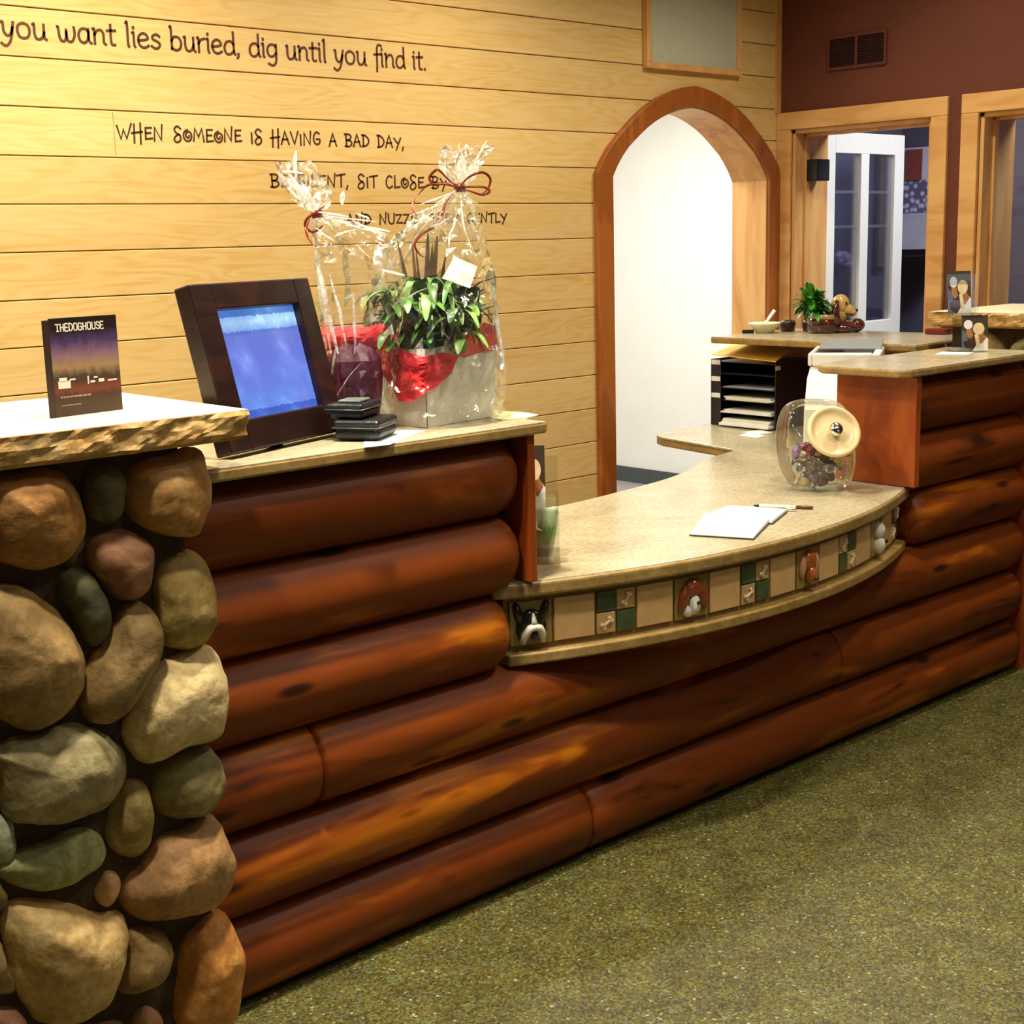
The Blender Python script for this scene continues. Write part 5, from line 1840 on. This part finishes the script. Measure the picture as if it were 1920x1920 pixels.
HM = holder(4.53, 2.60, 1.1745, 0.105, 'clear two-tier holder with puppy cards on the right raised countertop')
T = Matrix.Translation
dog_card(HM @ T((0.028, -0.014, 0.004)) @ Matrix.Rotation(-0.12, 4, 'X'), 0.092, 0.125, 'puppy picture card in the lower front tier of the right holder')
dog_card(HM @ T((-0.008, 0.058, 0.133)) @ Matrix.Rotation(-0.15, 4, 'X'), 0.082, 0.150, 'puppy picture card in the upper tier of the right holder')
tag(MB().prism([(4.38, 2.63), (4.42, 2.53), (4.50, 2.55), (4.47, 2.66)], 1.1745, 1.1765).build('leaflet', M_paper, origin=(4.44, 2.6, 1.174)), 'white leaflet lying left of the right card holder', 'leaflet')

HL = holder(2.385, 2.545, 0.7855, 0.105, 'clear two-tier holder with a green card beside the end panel on the curved desk')
dog_card(HL @ T((-0.018, 0.058, 0.133)) @ Matrix.Rotation(-0.1, 4, 'X'), 0.075, 0.165, 'puppy picture card half hidden behind the left end panel')
gc = thing('green_card', tuple(HL @ Vector((0.01, 0, 0.004))), 'curved green and grey picture card in the holder on the curved desk', 'card')


def green_card_mat():
    k = NT('green_card_print')
    c = k.n('ShaderNodeTexCoord')
    s = k.n('ShaderNodeSeparateXYZ')
    k.l(c, 'Generated', s, 0)
    nz = k.n('ShaderNodeTexNoise')
    nz.inputs['Scale'].default_value = 5
    k.l(c, 'Generated', nz, 'Vector')
    a = k.n('ShaderNodeMath', operation='MULTIPLY_ADD', _1=0.35)
    k.l(nz, 0, a, 0)
    k.l(s, 2, a, 2)
    r = k.ramp([(0.15, srgb(206, 190, 164)), (0.4, srgb(150, 134, 104)), (0.6, srgb(140, 146, 92)), (0.8, srgb(96, 140, 62)), (1.0, srgb(180, 200, 160))], a, 0)
    k.l(r, 0, k.b, 'Base Color')
    k.b.inputs['Roughness'].default_value = 0.12
    k.b.inputs['Coat Weight'].default_value = 0.6
    return k.m


vs = []
fs = []
for i in range(13):
    t_ = i / 12
    z = 0.004 + 0.150 * t_
    wr_ = 0.030 + 0.018 * math.sin(PI * 0.5 * max(0, (t_ - 0.15) / 0.85)) if t_ > 0.15 else 0.038 - 0.008 * (t_ / 0.15)
    yy = -0.018 - 0.02 * math.sin(PI * t_) * 0.4 - 0.004 * t_
    vs += [HL @ Vector((-0.05, yy, z)), HL @ Vector((wr_ * 0.6, yy - 0.004, z)), HL @ Vector((wr_, yy + 0.006, z))]
for i in range(12):
    a = i * 3
    fs += [(a, a + 1, a + 4, a + 3), (a + 1, a + 2, a + 5, a + 4)]
MB().add(vs, fs, True).build('card_sheet', green_card_mat(), gc, solid=0.002)
gp = MB()
for pts in ([(-0.02, 0.118), (-0.008, 0.138), (-0.004, 0.104), (0.012, 0.094), (-0.014, 0.098)], ):
    n = len(pts)
    gp.add([HL @ Vector((x, -0.032, z)) for x, z in pts] + [HL @ Vector((x, -0.030, z)) for x, z in pts], [tuple(range(n)), tuple(range(2 * n - 1, n - 1, -1))] + [(i, n + i, n + (i + 1) % n, (i + 1) % n) for i in range(n)])
gp.build('printed_cat', M_cardwhite, gc)

# ------------------------------------------------------------------ things on the curved desk
nb = thing('notebook', (3.12, 2.48, ZD), 'open white notebook on the curved desk in front of the jar', 'notebook')
A_, B_, C_, D_ = Vector((2.900, 2.486, 0)), Vector((2.973, 2.319, 0)), Vector((3.193, 2.430, 0)), Vector((3.152, 2.640, 0))
E_, F_ = Vector((3.347, 2.485, 0)), Vector((3.286, 2.662, 0))
D2, C2 = Vector((3.165, 2.627, 0)), Vector((3.172, 2.408, 0))


def quadslab(mb, Q, za, zb):
    """Q corners; za bottoms, zb tops (per corner)"""
    vs = [(q.x, q.y, z) for q, z in zip(Q, za)] + [(q.x, q.y, z) for q, z in zip(Q, zb)]
    mb.add(vs, [(3, 2, 1, 0), (4, 5, 6, 7), (0, 1, 5, 4), (1, 2, 6, 5), (2, 3, 7, 6), (3, 0, 4, 7)])
    return mb


M_cov = plain('dark_green_cover', srgb(44, 54, 50), 0.5)
b = MB()
quadslab(b, [A_, B_, C_, D_], [ZD + 0.001] * 4, [ZD + 0.004] * 4)
quadslab(b, [D2, C2, E_, F_], [ZD + 0.001] * 4, [ZD + 0.004] * 4)
b.build('cover', M_cov, nb)
b = MB()
i_ = lambda P: [c + (sum(P, Vector()) / 4 - c).normalized() * 0.004 for c in P]
quadslab(b, i_([A_, B_, C_, D_]), [ZD + 0.004] * 4, [ZD + 0.007, ZD + 0.007, ZD + 0.016, ZD + 0.010])
b.build('near_pages', M_paper, nb)
b = MB()
quadslab(b, i_([D2, C2, E_, F_]), [ZD + 0.004] * 4, [ZD + 0.011, ZD + 0.012, ZD + 0.011, ZD + 0.010])
b.build('far_pages', M_paper, nb)


def pen(p0, p1, label, cols):
    p0, p1 = Vector(p0), Vector(p1)
    t = thing('pen', tuple((p0 + p1) / 2), label, 'pen')
    d = (p1 - p0)
    MB().tube([p0, p0 + d * 0.03, p0 + d * 0.10], [0.0012, 0.003, 0.0046], 12).build('tip', cols[0], t)
    MB().tube([p0 + d * 0.10, p0 + d * 0.12, p0 + d * 0.72], [0.0046, 0.0052, 0.0052], 12).build('barrel', cols[1], t)
    MB().tube([p0 + d * 0.72, p0 + d * 0.98, p1], [0.0056, 0.0056, 0.003], 12).build('cap', cols[2], t)


M_chr = plain('chrome', (0.85, 0.85, 0.85, 1), 0.12, metal=1.0, var=0.02)
M_brplastic = plain('brown_plastic', srgb(90, 44, 24), 0.3)
pen((3.345, 2.612, ZD + 0.006), (3.432, 2.455, ZD + 0.006), 'white pen with brown cap behind the notebook', (M_black, M_paper, M_brplastic))
pen((3.320, 2.585, ZD + 0.0055), (3.375, 2.475, ZD + 0.0055), 'clear plastic pen lying between notebook and white pen', (M_black, film_mat('clear_plastic', 0.15, 0.1), M_chr))

# penny-candy jar
jr = thing('candy_jar', (3.72, 2.66, ZD), 'slanted clear glass candy jar with a cream lid on the curved desk', 'jar')
JM = LF(3.72, 2.66)
rows_j = [(0.015, 0.787, 0.074, 0.060), (0.018, 0.792, 0.086, 0.070), (0.016, 0.815, 0.104, 0.086), (0.010, 0.86, 0.120, 0.098), (0.004, 0.92, 0.125, 0.104), (0.000, 0.975, 0.122, 0.102), (-0.003, 1.03, 0.108, 0.092), (-0.006, 1.062, 0.085, 0.07), (-0.006, 1.076, 0.05, 0.04), (-0.006, 1.079, 0.0, 0.0)]
ln = Vector((0.10, -0.86, 0.46)).normalized()
lc = Vector((0.042, -0.080, 0.980))
mb = MB()
n = 40
cr = bez(rows_j, 4)
vs = []
for u, z, w, wd_ in cr:
    for j in range(n):
        a = 2 * PI * j / n
        hexr = 1 + 0.02 * math.cos(6 * a)
        p = Vector((u + max(w, 0) * hexr * math.cos(a), max(wd_, 0) * hexr * math.sin(a), z))
        d = (p - lc).dot(ln)
        if d > -0.012:
            p = p - ln * (d + 0.012)
        vs.append(p)
fs = []
for i in range(len(cr) - 1):
    for j in range(n):
        a, b = i * n + j, i * n + (j + 1) % n
        fs.append((a, b, b + n, a + n))
fs.append(tuple(range(n - 1, -1, -1)))
mb.add(vs, fs, True, JM)
mb.build('glass_body', M_glass, jr, keep=True)
LM = JM @ frame(lc, Vector((1, 0.1, 0)), uz=ln) @ Matrix.Scale(1.04, 4)
MB().lathe([(0.062, -0.034), (0.070, -0.020), (0.076, -0.010), (0.080, -0.004), (0.080, 0.0)], 40, LM, cap=False).build('glass_neck', M_glass, jr, keep=True)
M_lid = plain('cream_lid', srgb(226, 200, 148), 0.3, var=0.04, coat=0.3)
MB().lathe([(0.0, 0.0), (0.070, 0.0), (0.082, 0.002), (0.084, 0.008), (0.080, 0.013), (0.072, 0.013), (0.067, 0.009), (0.060, 0.005), (0.045, 0.006), (0.0, 0.008)], 44, LM, cap=False).build('lid', M_lid, jr)
MB().lathe([(0.009, 0.007), (0.009, 0.012), (0.018, 0.016), (0.022, 0.026), (0.020, 0.036), (0.011, 0.042), (0.0, 0.043)], 24, LM, cap=False).build('lid_knob', M_chr, jr)

# wrapped sweets: one of each colour, then copies
sweet_cols = [plain('maroon_wrapper', srgb(112, 26, 34), 0.18, metal=0.35, coat=0.5), plain('silver_wrapper', srgb(214, 214, 222), 0.15, metal=0.7), plain('brown_wrapper', srgb(84, 42, 20), 0.2, coat=0.5),
              plain('cream_wrapper', srgb(226, 196, 140), 0.25, coat=0.5), plain('violet_wrapper', srgb(140, 104, 170), 0.2, metal=0.3, coat=0.5), plain('dark_wrapper', srgb(40, 34, 20), 0.2, coat=0.5)]
names = ['maroon', 'silver', 'brown', 'cream', 'violet', 'dark']
protos = []
for nm, mt in zip(names, sweet_cols):
    b = MB()
    b.lathe([(0.013, -0.026), (0.005, -0.017), (0.013, -0.012), (0.016, 0.0), (0.013, 0.012), (0.005, 0.017), (0.013, 0.026)], 12, cap=False)
    o = b.build('wrapped_sweet', mt)
    protos.append(o)
rnd = random.Random(9)
placed = []
cnt = 0
tries = 0
while len(placed) < 34 and tries < 6000:
    tries += 1
    z = 0.812 + 0.11 * rnd.random() ** 1.3
    u = rnd.uniform(-0.09, 0.10)
    v_ = rnd.uniform(-0.075, 0.075)
    lim = 0.62 + (z - 0.806) * 1.6
    if ((u - 0.012) / 0.104) ** 2 + (v_ / 0.086) ** 2 > lim ** 2 * 0.9:
        continue
    p = JM @ Vector((u, v_, z))
    if any((p - q).length < 0.030 for q in placed):
        continue
    placed.append(p)
for i, p in enumerate(placed):
    kx = i % 6
    if i < 6:
        o = protos[kx]
    else:
        o = protos[kx].copy()
        COL.objects.link(o)
    o.location = p
    o.rotation_euler = (rnd.uniform(0, PI), rnd.uniform(0, PI), rnd.uniform(0, PI))
    tag(o, names[kx] + ' wrapped sweet inside the glass candy jar', 'sweet', names[kx] + ' wrapped sweets in the jar')

# ------------------------------------------------------------------ paper trays, envelope, slips
tr = thing('paper_tray', (4.88, 3.77, ZD), 'black multi-tier paper tray stack under the rear ledge', 'paper tray')
TX0, TX1, TY0, TY1 = 4.755, 5.0, 3.60, 3.95
b = MB()
b.box(TX0, TX1, TY0, TY0 + 0.004, ZD + 0.001, 1.074).box(TX0, TX1, TY1 - 0.004, TY1, ZD + 0.001, 1.074).box(TX1 - 0.004, TX1, TY0, TY1, ZD + 0.001, 1.074)
b.box(TX0, TX0 + 0.004, TY1 - 0.055, TY1, ZD + 0.001, 1.074)
b.build('tray_case', M_blackmesh, tr)
SH = [0.789, 0.842, 0.896, 0.950, 1.012, 1.062]
for z in SH:
    MB().box(TX0 + 0.002, TX1 - 0.004, TY0 + 0.004, TY1 - 0.004, z, z + 0.003).build('tray_shelf', M_blackmesh, tr)
for z in (1.062, 0.990, 0.918):
    MB().box(TX0 - 0.002, TX0 - 0.0004, TY1 - 0.052, TY1 - 0.004, z - 0.011, z + 0.009).build('index_label', M_paper, tr)
MB().box(TX0 - 0.002, TX0 + 0.03, TY0 - 0.0015, TY0 - 0.0003, 1.040, 1.058).build('index_label', plain('tan_label', srgb(220, 184, 140), 0.6), tr)
rnd = random.Random(31)
stack_l = ['white paper pile in the lowest slot of the tray stack', 'white papers in the second slot up of the tray stack', 'mixed papers in the third slot up of the tray stack', 'grey papers in the fourth slot up of the tray stack']
stk = [(0.7925, 5, 0.005, M_paper, 0.03), (0.8455, 4, 0.003, M_paper, 0.02), (0.8995, 5, 0.0026, M_wtissue, 0.0), (0.9535, 2, 0.002, plain('grey_paper', srgb(170, 176, 192), 0.6), 0.0)]
for (z, nsh, th, mt, over), lb in zip(stk, stack_l):
    b = MB()
    for i in range(nsh):
        dx = rnd.uniform(-0.006, 0.004) - over * (1 if i < 2 else 0.2)
        y0 = TY0 + 0.012 + rnd.uniform(0, 0.03)
        y1 = TY1 - 0.062 - rnd.uniform(0, 0.02)
        b.box(TX0 + dx + 0.004, TX1 - 0.03, y0, y1, z + i * (th + 0.0006), z + i * (th + 0.0006) + th)
    tag(b.build('paper_pile', mt, origin=(4.88, 3.77, z)), lb, 'papers')
M_env = plain('manila_envelope', srgb(242, 196, 80), 0.6, var=0.08, vscale=6)
ev = [Vector((4.72, 3.915, 1.098)), Vector((4.74, 3.590, 1.080)), Vector((4.985, 3.68, 1.122)), Vector((4.985, 3.965, 1.144))]
ev2 = [p - Vector((0, 0, 0.003)) for p in ev]
MB_ = MB().add([tuple(p) for p in ev + ev2], [(0, 1, 2, 3), (7, 6, 5, 4), (0, 4, 5, 1), (1, 5, 6, 2), (2, 6, 7, 3), (3, 7, 4, 0)])
tag(MB_.build('envelope', M_env, origin=(4.86, 3.8, 1.09)), 'yellow manila envelope lying across the top of the black tray stack', 'envelope')
tag(MB().prism([(4.537, 3.619), (4.533, 3.521), (4.60, 3.53), (4.62, 3.64)], ZD + 0.0005, ZD + 0.004).build('note_pad', M_paper, origin=(4.57, 3.58, ZD)), 'white note pad lying on the desk in front of the trays', 'note pad')
tag(MB().prism([(4.63, 3.68), (4.62, 3.58), (4.70, 3.57), (4.73, 3.66)], ZD + 0.0005, ZD + 0.0025).build('paper_slip', M_paper, origin=(4.67, 3.63, ZD)), 'white paper slip between note pad and tray stack', 'paper')

# copier behind the right raised countertop
cp = thing('copier', (4.53, 3.06, ZD), 'white desktop copier with grey top behind the right raised countertop', 'copier')
CM = frame((4.492, 3.075, 0), Vector((0.86, 0.51, 0)))
M_plw = plain('white_plastic', srgb(232, 230, 222), 0.35, var=0.02)
M_plg = plain('grey_plastic', srgb(128, 132, 130), 0.35, var=0.06)
MB().box(-0.18, 0.18, -0.13, 0.12, ZD + 0.001, 1.12, CM).build('body', M_plw, cp, bevel=0.012)
w = MB()
w.prism([(-0.17, 1.11), (-0.26, 1.09), (-0.36, 0.98), (-0.38, 0.86), (-0.38, 0.80), (-0.17, 0.80)], 0.0, 0.12, CM @ Matrix(((1, 0, 0, 0), (0, 0, 1, 0), (0, 1, 0, 0), (0, 0, 0, 1))))
w.build('paper_chute', M_plw, cp, bevel=0.008)
b = MB()
b.box(-0.185, 0.19, -0.135, -0.105, 1.12, 1.168, CM).box(-0.185, 0.19, 0.11, 0.125, 1.12, 1.168, CM).box(-0.185, -0.15, -0.105, 0.11, 1.12, 1.168, CM).box(0.17, 0.19, -0.105, 0.11, 1.12, 1.168, CM)
b.build('top_rim', M_plw, cp, bevel=0.008)
MB().box(-0.15, 0.17, -0.105, 0.11, 1.12, 1.150, CM).build('top_panel', M_plg, cp)
MB().box(-0.02, 0.165, 0.02, 0.105, 1.150, 1.156, CM).build('paper_slot', plain('dark_slot', srgb(60, 44, 30), 0.5), cp)
w = MB()
w.box(-0.02, 0.14, -0.13, 0.10, 0.0, 0.008, CM @ T((0.02, 0, 1.168)) @ Matrix.Rotation(-0.16, 4, 'Y'))
w.build('document_flap', M_plg, cp, bevel=0.003)

# ------------------------------------------------------------------ rear ledge: dish, planter, cups
ZL = 1.177
bw = thing('mortar_dish', (4.99, 3.84, ZL), 'pale dish with a leaning white spoon on the rear ledge', 'dish')
BM = LF(4.975, 3.83, ZL)
MB().lathe([(0.036, 0.0), (0.040, 0.004), (0.052, 0.020), (0.066, 0.034), (0.072, 0.042), (0.070, 0.045), (0.062, 0.040), (0.048, 0.024), (0.034, 0.010), (0.0, 0.008)], 32, BM, cap=False).build('bowl', plain('pale_cream_ceramic', srgb(228, 220, 178), 0.3, coat=0.3), bw)
MB().tube([BM @ Vector(p) for p in ((-0.02, 0, 0.018), (0.012, 0, 0.055), (0.044, 0, 0.098))], [0.007, 0.006, 0.008], 12).build('spoon', M_paper, bw)
MB().lathe([(0.050, 0.026), (0.02, 0.040), (0.0, 0.042)], 24, BM, cap=False).build('contents', M_pale, bw)
tag(MB().prism([(-0.10, -0.01), (-0.05, -0.02), (-0.05, 0.01)], 0, 0.016, BM).build('tape_dispenser', M_black, origin=(4.93, 3.88, ZL)), 'small black wedge beside the pale dish', 'stationery')

pl_ = thing('dog_planter', (5.13, 3.56, ZL), 'glazed brown planter with a tan hound head and a green plant', 'planter')
PM = LF(5.13, 3.56, ZL)
M_gl1 = plain('dark_brown_glaze', srgb(70, 26, 16), 0.12, var=0.25, vscale=20, coat=1.0)
M_gl2 = plain('tan_glaze_dog', srgb(196, 158, 92), 0.18, var=0.12, vscale=20, coat=0.8)
M_gl3 = plain('olive_glaze', srgb(150, 126, 78), 0.18, var=0.15, vscale=20, coat=0.8)
b = MB()
n = 24
vs = []
prof = [(-0.062, 0.0, 0.066, 0.05), (-0.06, 0.01, 0.072, 0.055), (-0.058, 0.04, 0.070, 0.055), (-0.056, 0.065, 0.066, 0.052)]
b.lathe([(0.0, 0.001), (0.060, 0.001), (0.068, 0.012), (0.070, 0.04), (0.066, 0.062), (0.058, 0.066), (0.050, 0.05), (0.0, 0.045)], 28, PM @ T((-0.060, 0, 0)), cap=False)
b.ell((0.02, 0, 0.026), (0.085, 0.050, 0.026), 24, 12, PM)
b.ell((0.085, 0, 0.030), (0.034, 0.036, 0.030), 20, 12, PM)
b.ell((0.03, -0.04, 0.02), (0.06, 0.02, 0.018), 20, 10, PM)
b.build('glazed_base', M_gl1, pl_)
MB().lathe([(0.066, 0.060), (0.070, 0.068), (0.066, 0.080), (0.058, 0.082), (0.056, 0.066)], 28, PM @ T((-0.055, 0, 0)), cap=False).build('pot_rim', M_gl3, pl_)
b = MB()
b.ell((0.012, 0, 0.118), (0.040, 0.036, 0.046), 22, 14, PM, rot=Matrix.Rotation(0.2, 3, 'Y'))
b.ell((0.040, -0.004, 0.098), (0.040, 0.027, 0.026), 20, 12, PM, rot=Matrix.Rotation(0.45, 3, 'Y'))
b.ell((0.058, -0.004, 0.086), (0.024, 0.024, 0.020), 18, 10, PM)
b.ell((0.0, 0, 0.075), (0.045, 0.034, 0.04), 18, 10, PM)
b.build('dog_head', M_gl2, pl_)
b = MB()
b.tube([PM @ Vector(p) for p in ((-0.008, -0.034, 0.138), (-0.016, -0.044, 0.115), (-0.018, -0.048, 0.08), (-0.012, -0.05, 0.045), (-0.008, -0.048, 0.036))], [0.008, 0.015, 0.018, 0.018, 0.008], 14)
b.build('dog_ear', M_gl1, pl_)
MB().ell((0.080, -0.006, 0.094), (0.009, 0.010, 0.008), 12, 8, PM).build('dog_nose', M_black, pl_)
MB().ell((0.030, -0.030, 0.124), (0.006, 0.005, 0.008), 12, 8, PM).build('dog_eye', M_black, pl_)
b = MB()
b.tube([PM @ Vector(p) for p in ((0.03, -0.026, 0.082), (0.045, -0.030, 0.077), (0.062, -0.028, 0.079))], 0.0025, 8)
b.build('dog_mouth', M_black, pl_)
rnd = random.Random(15)
fa, fb = MB(), MB()
for i in range(130):
    a = rnd.uniform(0, 2 * PI)
    el = rnd.uniform(-0.1, 1.25)
    L = rnd.uniform(0.07, 0.135) * (0.7 if math.cos(a) > 0.3 else 1.0)
    c = Vector((-0.105 + rnd.uniform(-0.02, 0.03), rnd.uniform(-0.025, 0.025), 0.085 + rnd.uniform(-0.01, 0.04)))
    d = Vector((math.cos(a) * math.cos(el), math.sin(a) * math.cos(el) * 0.8, math.sin(el)))
    e = c + d * L + Vector((0.012, 0, -0.02 * math.cos(el)))
    m_ = c + d * L * 0.5 + Vector((0, 0, 0.014))
    blade(fa if i % 2 else fb, [PM @ c, PM @ m_, PM @ e], rnd.uniform(0.008, 0.014))
fa.build('foliage', plain('bright_leaf', srgb(70, 150, 34), 0.4, var=0.35, vscale=40), pl_, keep=True)
fb.build('dark_foliage', plain('dark_leaf', srgb(34, 88, 22), 0.4, var=0.35, vscale=40), pl_, keep=True)
M_cup = plain('dark_brown_cup', srgb(56, 30, 12), 0.35, var=0.2)
for (x, y, lb) in ((5.10, 3.80, 'small dark brown cup on the rear ledge, between dish and planter'), (5.15, 3.715, 'small dark brown cup half hidden behind the dog planter')):
    t = thing('small_cup', (x, y, ZL), lb, 'cup')
    MB().lathe([(0.0, 0.001), (0.031, 0.001), (0.036, 0.034), (0.034, 0.044), (0.024, 0.050), (0.0, 0.051)], 24, T((x, y, ZL)), cap=False).build('cup_body', M_cup, t)
rb = tag(MB().box(5.19, 5.26, 3.08, 3.17, ZL + 0.001, ZL + 0.024).build('red_box', plain('dark_red_box', srgb(104, 22, 16), 0.4), origin=(5.22, 3.12, ZL), bevel=0.004), 'small dark red box on the rear ledge near the far stone slab', 'box')

# black speaker on the door jamb
sk = thing('wall_speaker', (5.68, 4.06, 1.845), 'small black speaker box fixed on the door jamb beside the white door', 'speaker')
MB().box(5.625, 5.725, 4.030, 4.095, 1.845, 1.945).build('speaker_box', M_black, sk, bevel=0.004)
MB().box(5.633, 5.717, 4.028, 4.031, 1.853, 1.937).build('speaker_grille', M_blackmesh, sk)
MB().box(5.66, 5.69, 4.095, 4.10, 1.88, 1.91).build('mount', M_black, sk)

# ------------------------------------------------------------------ side room
M_bluecloth = plain('pale_blue_print', srgb(196, 200, 226), 0.6, var=0.1, vscale=8)


def floral():
    k = NT('floral_print')
    c = k.coord()
    v = k.n('ShaderNodeTexVoronoi')
    v.inputs['Scale'].default_value = 34
    k.l(c, 0, v, 'Vector')
    r = k.ramp([(0.0, srgb(226, 226, 250)), (0.35, srgb(190, 190, 226)), (0.55, srgb(100, 98, 140))], v, 'Distance')
    k.l(r, 0, k.b, 'Base Color')
    k.b.inputs['Roughness'].default_value = 0.7
    return k.m


wh = thing('wall_hanging', (6.98, 4.34, 1.5), 'pale floral and blue cloth hanging seen to the right of the white door', 'wall hanging')
MB().box(6.97, 6.985, 4.24, 4.44, 1.70, 1.875).build('floral_panel', floral(), wh)
MB().box(6.972, 6.985, 4.235, 4.435, 1.50, 1.70).build('plain_panel', M_bluecloth, wh)
MB().box(6.975, 6.985, 4.25, 4.46, 1.875, 2.05).build('top_panel', M_bluecloth, wh)
MB().box(6.965, 6.975, 4.305, 4.405, 1.875, 2.04).build('brown_panel', plain('red_brown_cloth', srgb(132, 66, 60), 0.7), wh)
sb = thing('wall_shelf', (6.95, 4.3, 1.38), 'dark wall shelf box below the cloth hanging in the side room', 'shelf')
MB().box(6.86, 6.998, 4.16, 4.448, 1.385, 1.465).build('shelf_box', M_frame, sb, bevel=0.004)
MB().box(6.84, 6.998, 4.15, 4.448, 1.380, 1.386).build('bottom_board', M_black, sb)
mr = thing('tall_picture', (6.78, 4.44, 1.39), 'tall narrow dark picture seen through the white door glass', 'picture')
MB().box(6.728, 6.80, 4.42, 4.448, 1.385, 2.03).build('picture_frame_body', M_frame, mr, bevel=0.004)
MB().box(6.745, 6.785, 4.415, 4.421, 1.41, 2.0).build('picture', plain('olive_picture', srgb(112, 98, 60), 0.5, var=0.4, vscale=12), mr)
fw = thing('white_flowers', (6.40, 4.38, 1.40), 'pale lilac flower cluster seen through the left door pane', 'flowers')
b = MB()
rnd = random.Random(2)
for i in range(26):
    b.ell((6.385 + rnd.uniform(-0.055, 0.055), 4.38 + rnd.uniform(-0.03, 0.03), 1.465 + rnd.uniform(-0.03, 0.03)), (0.017, 0.017, 0.014), 8, 6)
b.build('blossom', plain('lilac_blossom', srgb(196, 176, 226), 0.6), fw)
MB().tube([(6.385, 4.38, 1.05), (6.39, 4.385, 1.25), (6.385, 4.38, 1.45)], 0.004, 8).build('stem', M_leafd, fw)
MB().lathe([(0.0, 0.0), (0.035, 0.0), (0.05, 0.10), (0.03, 0.18), (0.024, 0.2)], 20, T((6.385, 4.38, 0.92)), cap=False).build('vase', M_white, fw)
tb = thing('side_table', (6.38, 4.36, 0.0), 'dark side table under the flowers behind the white door', 'table')
MB().box(6.2, 6.66, 4.26, 4.445, 0.88, 0.918).build('tabletop', M_dkchair, tb, bevel=0.004)
for x in (6.22, 6.61):
    for y in (4.275, 4.405):
        MB().box(x, x + 0.03, y, y + 0.03, 0, 0.88).build('leg', M_dkchair, tb)


def chair(cx, cy, rot, label, zt=1.16):
    t = thing('wooden_chair', (cx, cy, 0), label, 'chair')
    M = frame((cx, cy, 0), Vector((math.cos(rot), math.sin(rot), 0)))
    for sx in (-1, 1):
        MB().tube([M @ Vector(p) for p in ((sx * 0.19, 0.18, 0.0), (sx * 0.19, 0.18, 0.6), (sx * 0.185, 0.21, zt))], 0.017, 10).build('back_post', M_dkchair, t)
        MB().tube([M @ Vector(p) for p in ((sx * 0.2, -0.18, 0.0), (sx * 0.19, -0.17, 0.62))], 0.017, 10).build('leg', M_dkchair, t)
    MB().box(-0.22, 0.22, -0.2, 0.2, 0.62, 0.655, M).build('seat', M_dkchair, t, bevel=0.008)
    b = MB()
    P = [(-0.20, 0.195, zt - 0.03), (-0.1, 0.22, zt - 0.01), (0, 0.225, zt), (0.1, 0.22, zt - 0.01), (0.20, 0.195, zt - 0.03)]
    b.tube([M @ Vector(p) for p in P], 0.026, 12)
    b.build('top_rail', M_dkchair, t)
    for k_ in range(5):
        x = -0.12 + 0.06 * k_
        MB().tube([M @ Vector((x, 0.185, 0.66)), M @ Vector((x, 0.215, zt - 0.02))], 0.009, 8).build('spindle', M_dkchair, t)
    for sy in (-0.17, 0.18):
        MB().tube([M @ Vector((-0.195, sy, 0.25)), M @ Vector((0.195, sy, 0.25))], 0.011, 8).build('stretcher', M_dkchair, t)
    return t


chair(6.62, 4.02, math.radians(200), 'dark spindle-back high chair in the side room, right of the white door', 1.17)
